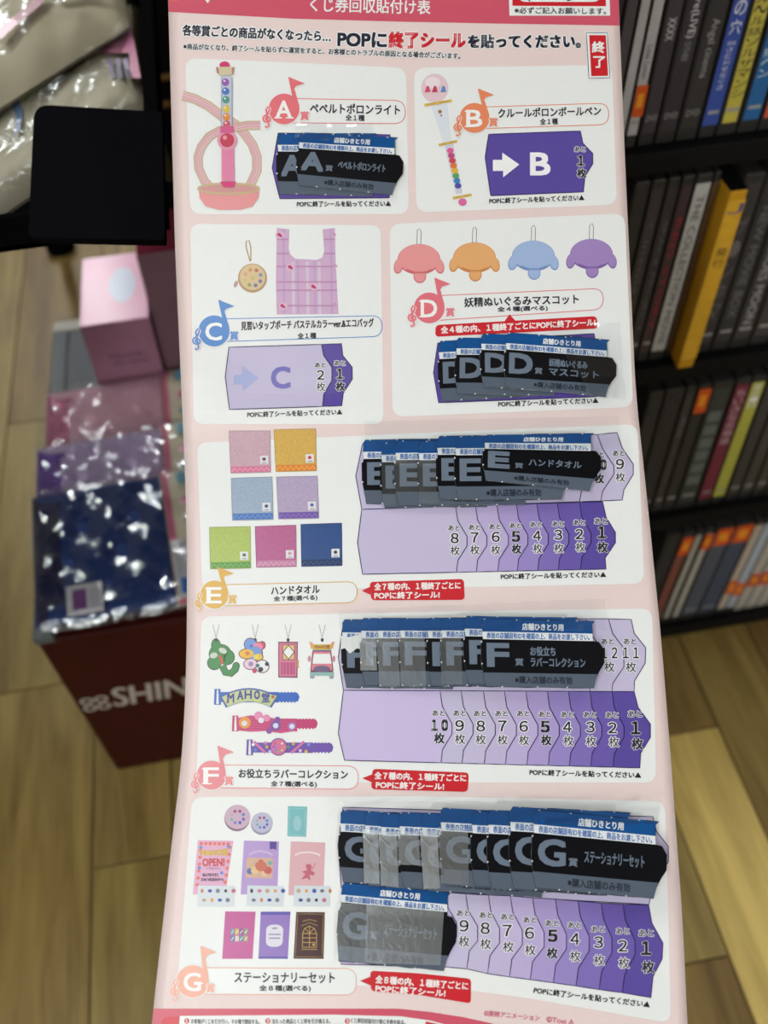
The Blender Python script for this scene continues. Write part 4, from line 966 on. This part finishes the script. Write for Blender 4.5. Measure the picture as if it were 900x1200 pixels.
row(LV[1], .220, .014, 412, [
    (700, 716, DK, 'dark disc case farthest left on the second row', {}),
    (717, 732, (56, 50, 54), 'dark grey disc case with faint grey lettering, second row', dict(text='Cinema title', horiz=True, tcol=(90, 90, 90))),
    (733, 746, (50, 46, 50), 'dark disc case with grey line of letters, second row', dict(text='SPACE PROJECT', horiz=True, tcol=(100, 100, 104))),
    (747, 760, (60, 46, 50), 'dark disc case with red lettering, second row', dict(text='RED STORY', horiz=True, tcol=(150, 40, 55))),
    (761, 778, (176, 178, 176), 'pale grey disc case with a line of dark print, second row', dict(text='THE COLLECTION MOVIE', horiz=True, tcol=(80, 80, 84), tlen=.8, inner=.08, logo=False)),
    (779, 786, (84, 64, 44), 'narrow brown disc case beside the yellow one, second row', dict(inner=.05, logo=False)),
    (787, 805, (206, 160, 44), 'thick bright yellow disc case standing proud, second row', dict(text='発行', tpos=.66, tlen=.12, tcol=(60, 50, 40), out=.02, inner=.02, logo=False, h=.210, sleeve=(190, 140, 30), topdark=True, text2=('Ｊ', .915, .065, .8, (40, 60, 140)))),
    (810, 831, (54, 52, 56), 'dark disc case right of the yellow one, second row', dict(h=.213, text='ザ・シネマ', tcol=(100, 98, 100))),
    (832, 852, (50, 50, 52), 'dark disc case second right of the yellow one, second row', dict(text='NEW MOVIE BOX', horiz=True, tcol=(110, 110, 112))),
    (853, 874, (58, 56, 58), 'dark disc case with an orange sticker near its top, second row', dict(text='HEROES MOON', horiz=True, tcol=(165, 165, 168), sticker=(.82, .95, ORA), tpos=.4, tlen=.5)),
    (875, 897, (62, 60, 60), 'dark grey disc case at the photo right edge, second row', dict(text='SOUND', horiz=True, tcol=(150, 150, 150), tpos=.6, tlen=.2)),
    (898, 918, DK, 'dark disc case beyond the right edge, second row', {})], 'disc cases on the second row')
# the letter on top of the yellow case
row(LV[2], .212, .010, 584, [
    (728, 744, DK, 'dark disc case farthest left on the third row', {}),
    (745, 765, DK, 'dark disc case at the poster edge, third row', {}),
    (766, 777, (56, 56, 58), 'dark narrow disc case with a faint white mark, third row', dict(text='MUSE', horiz=True, tcol=(110, 110, 110), tpos=.7, tlen=.15)),
    (778, 792, (46, 44, 46), 'dark disc case with an orange sticker at its top, third row', dict(sticker=(.80, .97, ORA))),
    (793, 815, (52, 58, 58), 'dark green grey disc case with a faint pale line, third row', dict(text='――――――', tcol=(96, 106, 104))),
    (817, 832, (112, 40, 60), 'maroon disc case with pale lettering, third row', dict(text='ちいさな恋物語', tpos=.72, tlen=.42, tcol=(205, 180, 190), inner=.06)),
    (833, 847, (170, 170, 74), 'yellow green disc case beside the maroon one, third row', dict(text='夏の一日', tpos=.86, tlen=.18, tcol=(226, 228, 226), inner=.06)),
    (849, 863, (60, 58, 58), 'dark disc case right of the yellow green one, third row', {}),
    (864, 878, (66, 62, 58), 'brownish dark disc case second right of the yellow green one, third row', {}),
    (879, 892, (62, 62, 58), 'dark disc case third right of the yellow green one, third row', dict(sticker=(.80, .97, ORA))),
    (893, 908, (58, 56, 56), 'dark disc case at the photo right edge, third row', {}),
    (909, 924, DK, 'dark disc case beyond the right edge, third row', {})], 'disc cases on the third row')
row(LV[3], .205, .018, 722, [
    (745, 761, DK, 'dark disc case farthest left on the bottom row', {}),
    (762, 774, (120, 70, 60), 'reddish disc case at the poster edge, bottom row', dict(sticker=(.78, .95, ORA))),
    (775, 784, (158, 156, 148), 'narrow pale disc case at the poster edge, bottom row', dict(inner=.2)),
    (785, 795, (164, 162, 152), 'narrow pale disc case with small orange sticker, bottom row', dict(inner=.2, sticker=(.80, .95, ORA))),
    (796, 814, (74, 80, 92), 'slate disc case with a square orange sticker, bottom row', dict(sticker=(.82, .98, ORA), inner=.04)),
    (815, 834, (64, 72, 90), 'navy slate disc case with an orange sticker beside the pale ones, bottom row', dict(sticker=(.82, .98, ORA), inner=.04)),
    (836, 845, (172, 160, 146), 'beige disc case with a low orange sticker, bottom row', dict(sticker=(.24, .38, ORA), inner=.05)),
    (846, 855, (160, 172, 184), 'pale blue disc case with a low orange sticker, bottom row', dict(sticker=(.20, .34, ORA), inner=.05)),
    (857, 868, (168, 164, 154), 'pale disc case first right of the pale blue one, bottom row', dict(sticker=(.28, .42, (190, 70, 40)), sleeve=(150, 146, 136))),
    (869, 880, (172, 168, 158), 'pale disc case second right of the pale blue one, bottom row', dict(sticker=(.28, .42, (190, 60, 40)), sleeve=(150, 146, 136))),
    (881, 892, (170, 166, 156), 'pale disc case third right of the pale blue one, bottom row', dict(sticker=(.28, .42, (190, 70, 50)), sleeve=(150, 146, 136))),
    (893, 904, (172, 168, 158), 'pale disc case at the photo right edge, bottom row', dict(sleeve=(150, 146, 136))),
    (905, 916, (160, 158, 150), 'pale disc case beyond the right edge, bottom row', {})], 'disc cases on the bottom row')

# ---- red crate with merchandise
CY0, CY1, CX0, CX1, CZ = .740, 1.335, -.326, .06, .335
crate = empty('red_bin', ((CX0+CX1)/2, (CY0+CY1)/2, 0), 'dark red bin with a white logo on its front', 'bin')
RD = mat((52, 10, 5), rough=.45, spec=.2, noise=.05, nscale=30)
mb = MB(); mb.box(CX0, CX1, CY0, CY1, .004, CZ-.012, RD, lambda v: Vector((v.x+(.018 if v.x < -.2 else -.018)*(1-v.z/CZ), v.y, v.z))); mb.build('bin_body', crate, bevel=.004)
mb = MB(); mb.box(CX0+.026, CX1-.026, CY0+.006, CY1-.006, 0, .004, mat((30, 24, 22))); mb.build('base', crate)
mb = MB(); mb.box(CX0+.022, CX1-.022, CY0+.02, CY1-.022, CZ-.012, CZ-.004, mat((58, 66, 76), rough=.45)); mb.build('lid', crate)
WT = mat((160, 160, 150), rough=.4)
mb = MB(); mb.box(CX0-.003, CX1+.003, CY1-.022, CY1+.003, CZ-.016, CZ, WT); mb.box(CX1-.022, CX1+.003, CY0, CY1-.022, CZ-.016, CZ, WT); mb.build('white_rim', crate, bevel=.003)
mb = MB(); mb.box(CX0-.003, CX0+.022, CY0, CY1-.022, CZ-.016, CZ-.001, mat((84, 92, 96), rough=.5)); mb.build('side_rim', crate, bevel=.003)
mb = MB(); mt = mat((168, 160, 150), rough=.5)
vs, fs, a = text_tris('SHIN')
zb = .135; hh = .034; x0 = aty(134, 826, CY0).x; x1 = aty(222, 811, CY0).x
LZ0 = aty(134, 828, CY0).z; hh = aty(134, 806, CY0).z-LZ0; LZ1 = aty(222, 814, CY0).z
mb.add([(x0+(x1-x0)*(x+y*.06)*.97, CY0-.0008, LZ0+(LZ1-LZ0)*x+hh*y) for x, y in vs], fs, mt)
mb.add([(x0+(x1-x0)*(x+y*.06)*.97+.0012, CY0-.0009, LZ0+(LZ1-LZ0)*x+hh*y) for x, y in vs], fs, mt)
mb.add([(x0+(x1-x0)*(x+y*.06)*.97-.0012, CY0-.0007, LZ0+(LZ1-LZ0)*x+hh*y+.0008) for x, y in vs], fs, mt)
cxl = aty(112, 824, CY0); r = .0088
for dx in (-1, 1):
    for dz in (-1, 1):
        ax_, az_ = cxl.x+dx*r*1.02, cxl.z+dz*r*.95
        ring = []; n = 18
        for k in range(n):
            a = 6.2832*k/n
            for rr in (r, r*.55): ring.append((ax_+rr*math.cos(a), CY0-.0008, az_+rr*math.sin(a)*.9))
        mb.add(ring, [(2*k, 2*k+1, (2*k+3) % (2*n), (2*k+2) % (2*n)) for k in range(n)], mt)
mb.build('front_lettering', crate)

def carton(name, label, px, zt, zb, depth_, w_, ct, cf, lines):
    """px = pixel of its front top left edge"""
    pt = atz(px[0], px[1], zt); x0, y0 = pt.x, pt.y
    root = empty(name, (x0+w_/2, y0+depth_/2, zb), label, 'box', 'cartons on the red bin')
    mb = MB(); mb.box(x0, x0+w_, y0, y0+depth_, zb, zt-.001, cf); mb.build('carton_body', root, bevel=.001)
    mb = MB(); mb.box(x0+.0006, x0+w_-.0006, y0+.0006, y0+depth_-.0006, zt-.001, zt, ct); mb.build('top_flap', root)
    mb = MB(); mt = mat((86, 52, 100))
    for s, u0, u1, z_, h_ in lines:
        vs, fs, a = text_tris(s); mb.add([(x0+w_*(u0+(u1-u0)*x), y0-.0006, z_+h_*y) for x, y in vs], fs, mt)
    mb.build('front_lettering', root); return root
# derive the carton height from the photograph: foot at pixel (118,455), top at (93,383)
fb = atz(117, 452, CZ); d_ = ray(93, 383); zt1 = CH + d_.z*(fb.y/d_.y)
PT = mat((214, 150, 182), rough=.24, spec=.16); PF = mat((150, 108, 128), rough=.45, spec=.2, noise=.04)
w1 = atz(174, 370, zt1).x-atz(93, 383, zt1).x; dp1 = atz(87, 305, zt1).y-atz(93, 383, zt1).y
c1 = carton('pink_carton', 'small pink carton with a glossy top on the red bin', (93, 383), zt1, CZ, min(dp1, CY1+.03-fb.y), w1, PT, PF,
       [('WELCOME', .26, .78, CZ+(zt1-CZ)*.42, .007), ('MELODIES', .32, .84, CZ+(zt1-CZ)*.30, .006)])
mb = MB()
q0 = atz(93, 383, zt1); mb.add([(q0.x+w1*u, q0.y+dp1*v, zt1+.0004) for u, v in ell(.62, .52, .2, .26, n=20)], [tuple(range(20))], mat((176, 186, 212), rough=.24, spec=.16)); mb.build('top_emblem', c1)
fb2 = atz(192, 434, CZ); d_ = ray(159, 299); zt2 = CH + d_.z*(fb2.y/d_.y)
carton('tall_carton', 'mauve brown carton with maroon top half behind the poster edge', (159, 299), zt2, CZ, min(.1, CY1-fb2.y-.01), .125, mat((96, 20, 40), rough=.7, spec=.05), mat((112, 82, 92), rough=.4, noise=.04),
       [('MAGICAL', .30, .85, CZ+(zt2-CZ)*.45, .008), ('SHOP', .38, .75, CZ+(zt2-CZ)*.36, .006)])

# ---- towel packs in clear bags
FILM = film_mat('bag_film', .07, .11, .5, 26, .006)
def pack(label, tl, tr, bl, z, towel, bandc, lift=0, back_on=0):
    """bag given by three corner pixels at height z"""
    A = atz(*tl, z+back_on); B = atz(*tr, z+back_on); C_ = atz(*bl, z)
    root = empty('towel_pack', (A+C_)/2, label, 'towel', 'bagged towels on the red bin')
    ux, uy = B-A, C_-A; up = Vector((0, 0, 1))
    def S(s, t, h): return A + ux*s + uy*t + up*(h)
    def slab(s0, s1, t0, t1, h0, h1, m_, name, par, n=8, amp=0, smooth=True, seed=0):
        mb = MB(); vs = []
        for j in range(n+1):
            for i in range(n+1):
                s = s0+(s1-s0)*i/n; t = t0+(t1-t0)*j/n
                e = min(i, n-i, j, n-j)/n; dome = min(1, e*5)
                hh = h0+(h1-h0)*dome**.5 + amp*math.sin(i*2.3+j*1.7+seed)*dome
                vs.append(S(s, t, hh))
        top = [(j*(n+1)+i, (j+1)*(n+1)+i, (j+1)*(n+1)+i+1, j*(n+1)+i+1) for j in range(n) for i in range(n)]
        mb.add(vs, top, m_)
        vb = [S(s0, t0, h0-.0005), S(s1, t0, h0-.0005), S(s1, t1, h0-.0005), S(s0, t1, h0-.0005)]; mb.add(vb, [(0, 1, 2, 3)], m_)
        return mb.build(name, par, smooth=smooth)
    slab(.03, .735, .05, .95, .001, .010, mat(towel, rough=.9, spec=.1, noise=.10, nscale=180), 'towel', root, n=10)
    slab(.032, .215, .06, .94, .0015, .0112, mat(bandc, rough=.85, noise=.35, nscale=90), 'woven_band', root, n=8)
    slab(.74, .98, .02, .97, .001, .0085, mat((212, 204, 180), rough=.5), 'header_card', root, n=4)
    slab(.745, .79, .02, .97, .003, .0092, mat((206, 110, 140), rough=.5), 'pink_edge', root, n=4)
    for t, c, r_ in ((.12, (90, 160, 185), .05), (.30, (200, 120, 160), .035), (.44, (80, 160, 190), .03)):
        mb = MB(); mb.add([S(.86+.25*r_*math.cos(a)*2.4, t+r_*math.sin(a), .0102) for a in [k*.4488 for k in range(14)]], [tuple(range(14))], mat(c)); mb.build('card_emblem', root)
    # clear bag: wavy film over everything, crimped rim
    mb = MB(); n = 26; vs = []; rnd = random.Random(tl[0]*7+tl[1])
    for j in range(n+1):
        for i in range(n+1):
            s, t = i/n, j/n; e = min(i, n-i, j, n-j)
            hh = .0006 if e == 0 else .0125+.0022*math.sin(i*.9+j*.35+rnd.random()*.8)+.0018*math.sin((i-j)*.8)+rnd.uniform(-.0005, .0005)
            if e == 1: hh = .009
            jx = rnd.uniform(-.006, .006) if e == 0 else 0
            vs.append(S(s+jx, t+jx, hh+.0005))
    mb.add(vs, [(j*(n+1)+i, (j+1)*(n+1)+i, (j+1)*(n+1)+i+1, j*(n+1)+i+1) for j in range(n) for i in range(n)], FILM)
    mb.build('clear_bag', root, smooth=True)
    return root, S
r1, S1 = pack('pink bagged towel at the back of the overlapping stack', (50, 458), (236, 426), (44, 600), CZ, (196, 156, 170), (176, 104, 136))
r2, S2 = pack('lilac bagged towel with purple band in the middle of the stack', (38, 522), (240, 488), (33, 668), CZ+.017, (172, 156, 190), (98, 66, 150))
r3, S3 = pack('navy blue bagged towel with a white tag in front', (31, 578), (240, 543), (35, 748), CZ+.034, (50, 68, 118), (32, 34, 72))
mb = MB(); mt = mat((200, 200, 205))
mb.add([S3(.20, .76, .0118), S3(.38, .76, .0118), S3(.38, .95, .0118), S3(.20, .95, .0118)], [(0, 3, 2, 1)], mt)
mb.add([S3(.23, .79, .0121), S3(.30, .79, .0121), S3(.30, .92, .0121), S3(.23, .92, .0121)], [(0, 3, 2, 1)], mat((120, 70, 130)))
for k in range(3): mb.add([S3(.32+k*.018, .80, .0121), S3(.325+k*.018, .80, .0121), S3(.325+k*.018, .92, .0121), S3(.32+k*.018, .92, .0121)], [(0, 3, 2, 1)], mat((140, 130, 160)))
mb.build('white_tag', r3)
mb = MB()
mb.add([S3(.75, .57, .0108), S3(.97, .57, .0108), S3(.97, .96, .0108), S3(.75, .96, .0108)], [(0, 3, 2, 1)], mat((186, 186, 190)))
mb.add([S3(.775, .83, .0111), S3(.86, .83, .0111), S3(.86, .93, .0111), S3(.775, .93, .0111)], [(0, 3, 2, 1)], mat((36, 110, 190)))
for k in range(9): mb.add([S3(.775+k*.018, .60, .0111), S3(.779+k*.018, .60, .0111), S3(.779+k*.018, .80-.03*(k % 3), .0111), S3(.775+k*.018, .80-.03*(k % 3), .0111)], [(0, 3, 2, 1)], mat((110, 110, 118)))
mb.build('care_label', r3)

# ---- black display rack at the upper left with bagged goods
TZ = .90
fl_ = atz(0, 291, TZ-.02); rx = atz(186, 125, TZ).x; fy = fl_.y
rack = empty('display_rack', (rx-.3, fy+.3, 0), 'black display rack with a shallow tray at the upper left', 'rack')
BK = mat((12, 12, 14), rough=.85, spec=0.0)
bx1 = rx; bx0 = rx-.75; by0 = fy; by1 = fy+.46
mb = MB(); mb.box(bx0, bx1, by0, by1, TZ-.024, TZ-.018, BK); mb.build('tray', rack, bevel=.001)
for (a, b, c, d) in ((bx0, bx1, by0, by0+.006), (bx0, bx1, by1-.006, by1), (bx0, bx0+.006, by0, by1), (bx1-.012, bx1, by0, by1)):
    mb = MB(); mb.box(a, b, c, d, TZ-.024, TZ+.004, BK); mb.build('tray_rim', rack, bevel=.001)
lx = atz(72, 292, 0)
for (x, y) in ((bx0+.05, by0+.05), (bx0+.05, by1-.05)):
    mb = MB(); mb.box(x-.012, x+.012, y-.012, y+.012, 0, TZ-.024, BK); mb.build('leg', rack, bevel=.002)
mb = MB(); mb.box(bx1-.03, bx1-.008, by1+.001, 1.592, TZ-.03, TZ-.008, BK); mb.build('support_arm', rack)
stand = empty('round_foot_stand', (lx.x, lx.y, 0), 'black pole stand whose round foot shows below the square plate', 'stand')
mb = MB(); mb.tube([(lx.x, lx.y, 0), (lx.x, lx.y, .03)], .032, BK, n=16); mb.build('foot', stand, bevel=.002)
mb = MB(); mb.tube([(lx.x, lx.y, .03), (lx.x, lx.y, 1.1)], .012, BK, n=10); mb.build('pole', stand)
def bag(label, q, z, seed, colors, strip=None, art=0):
    """bagged tote: quad of corner pixels at height z (TL,TR,BR,BL)"""
    W = [atz(x, y, z) for x, y in q]
    def S(s, t, h): return (W[0]*(1-s)*(1-t)+W[1]*s*(1-t)+W[2]*s*t+W[3]*(1-s)*t)+Vector((0, 0, h))
    root = empty('bagged_tote', S(.5, .5, 0), label, 'bag', 'bagged totes in the rack tray')
    rnd = random.Random(seed)
    n = 24; vs = []
    for j in range(n+1):
        for i in range(n+1):
            e = min(i, n-i, j, n-j)/n; d = min(1, e*7)
            vs.append(S(i/n, j/n, .002+.018*d**.5+.0022*math.sin(i*.7+j*.5+seed)*d))
    fs = [(j*(n+1)+i, (j+1)*(n+1)+i, (j+1)*(n+1)+i+1, j*(n+1)+i+1) for j in range(n) for i in range(n)]
    mb = MB(); mb.add(vs, fs, mat(colors[0], rough=.7, noise=.06, nscale=20)); mb.add([S(0, 0, 0), S(1, 0, 0), S(1, 1, 0), S(0, 1, 0)], [(0, 1, 2, 3)], mat(colors[0]))
    mb.build('folded_cloth', root, smooth=True)
    vs = []
    for j in range(n+1):
        for i in range(n+1):
            e = min(i, n-i, j, n-j)/n; d = min(1, e*9)
            vs.append(S(-.01+1.02*i/n, -.01+1.02*j/n, .002+.024*d**.5+(.003*math.sin(i*.5-j*.6+seed)+.0014*math.sin(i*1.1+j*.4))*d+rnd.uniform(-.0003, .0003)*d))
    mb = MB(); mb.add(vs, fs, film_mat('tote_film', .055, .2, .5, 26, .006)); mb.build('clear_bag', root, smooth=True)
    return root, S
b1_, SB1 = bag('cream bagged tote with blue motif in front in the rack tray', ((-60, 150), (163, 10), (178, 135), (-60, 300)), TZ-.017, 3, ((186, 180, 160),))
def patch(S, root, quads, name):
    mb = MB()
    for (s0, t0, s1, t1, c, h) in quads:
        n = 5; vs = [S(s0+(s1-s0)*i/n, t0+(t1-t0)*j/n, h) for j in range(n+1) for i in range(n+1)]
        mb.add(vs, [(j*(n+1)+i, (j+1)*(n+1)+i, (j+1)*(n+1)+i+1, j*(n+1)+i+1) for j in range(n) for i in range(n)], mat(c))
    return mb.build(name, root, smooth=True)
b2_, SB2 = bag('cream bagged tote with a pink strap lying behind in the rack tray', ((-60, -190), (120, -190), (152, 34), (-60, 168)), TZ+.012, 8, ((180, 172, 148),))
def motif(S, root, pts, w_, c, h, name):
    mb = MB(); vs = []
    for i, (s, t) in enumerate(pts):
        a = pts[max(i-1, 0)]; b = pts[min(i+1, len(pts)-1)]; d = Vector((b[0]-a[0], b[1]-a[1])).normalized()*w_
        vs += [S(s-d.y, t+d.x, h), S(s+d.y, t-d.x, h)]
    mb.add(vs, [(2*i, 2*i+1, 2*i+3, 2*i+2) for i in range(len(pts)-1)], mat(c)); mb.build(name, root)
# printed motifs, found by pixel on the bag plane
def onbag(S, root, pxs, c, h, name, z):
    mb = MB(); mb.add([atz(x, y, z)+Vector((0, 0, h)) for x, y in pxs], [tuple(range(len(pxs)))], mat(c)); return mb.build(name, root)
zb1 = TZ-.017
onbag(SB1, b1_, [(22, 128), (50, 103), (52, 112), (28, 134)], (120, 135, 185), .0225, 'printed_motif', zb1)
onbag(SB1, b1_, [(16, 137), (30, 140), (36, 158), (34, 180), (26, 192), (30, 170), (24, 152)], (96, 126, 172), .0225, 'printed_motif', zb1)
onbag(SB1, b1_, [(28, 130), (46, 114), (52, 122), (38, 150), (33, 150)], (205, 205, 140), .0228, 'printed_motif', zb1)
onbag(SB1, b1_, [(124, 76), (158, 52), (165, 84), (172, 122), (160, 122), (158, 92), (128, 92)], (196, 130, 160), .0228, 'pink_label', zb1)
for k in range(3):
    onbag(SB1, b1_, [(133+k*9, 100), (138+k*9, 98), (143+k*9, 122), (138+k*9, 122)], (140, 130, 165), .0232, 'printed_lettering', zb1)
onbag(SB1, b1_, [(92, 86), (140, 68), (140, 76), (100, 96)], (130, 150, 180), .0228, 'printed_motif', zb1)
zb2 = TZ+.012
onbag(SB2, b2_, [(7, 72), (20, 62), (54, 32), (66, 30), (60, 40), (30, 66), (14, 82)], (186, 128, 148), .0265, 'pink_strap', zb2)
onbag(SB2, b2_, [(12, 3), (30, 0), (32, 6), (18, 10)], (170, 100, 110), .0265, 'pink_strap', zb2)
onbag(SB2, b2_, [(70, 27), (110, 22), (148, 24), (120, 28), (80, 32)], (150, 110, 120), .0265, 'pink_strap', zb2)
# ---- black sign plate in front of the tray
A_, B_, C2, D_ = (40, 122), (190, 131), (193, 281), (33, 278)
zq = [CP+ray(*A_)*.71, CP+ray(*B_)*.70, CP+ray(*C2)*.65, CP+ray(*D_)*.66]
nn = (zq[1]-zq[0]).cross(zq[3]-zq[0]).normalized(); nn = -nn if nn.dot(Fv) < 0 else nn
def SP(s, t): return zq[0]*(1-s)*(1-t)+zq[1]*s*(1-t)+zq[2]*s*t+zq[3]*(1-s)*t
out2 = rpoly([(0, 0), (1, 0), (1, 1), (0, 1)], [.13, .02, .02, .04], n=6)
mb = MB(); n = len(out2); fr = [SP(*q) for q in out2]; bk_ = [v+nn*.006 for v in fr]
mb.add(fr+bk_, [tuple(range(n)), tuple(range(2*n-1, n-1, -1))]+[(i, n+i, n+(i+1) % n, (i+1) % n) for i in range(n)], mat((14, 14, 17), rough=.9, spec=0.0))
pr_ = empty('sign_plate', SP(.5, 1), 'plain black square plate with rounded corner in front of the tray', 'plate')
mb.build('plate', pr_)
mb = MB(); bc = SP(.95, .2)+nn*.006; mb.tube([bc, bc+nn*.03, (bx1-.006, bc.y+.05, TZ-.01)], .006, mat((14, 14, 16)), n=8); mb.build('bracket', pr_)
# ---- black cabinet behind, half hidden by the poster
cl = aty(172, 285, 1.6).x
cab = empty('black_cabinet', (cl+.31, 1.85, 0), 'tall black cabinet standing behind the poster and bin', 'cabinet')
mb = MB(); mb.box(cl, cl+.62, 1.6, 2.05, .0, 1.35, mat((12, 13, 15), rough=.6, spec=.1)); mb.build('cabinet_body', cab, bevel=.003)
mb = MB(); mb.box(cl+.012, cl+.608, 1.593, 1.6, .06, 1.32, mat((15, 16, 20), rough=.5, spec=.15)); mb.build('door', cab, bevel=.002)
for px in ((195, 89), (192, 121)):
    g = aty(*px, 1.59); mb = MB(); mb.box(g.x-.010, g.x+.010, 1.582, 1.593, g.z-.004, g.z+.004, mat((176, 140, 84), rough=.35, metal=.7)); mb.build('brass_catch', cab, bevel=.002)
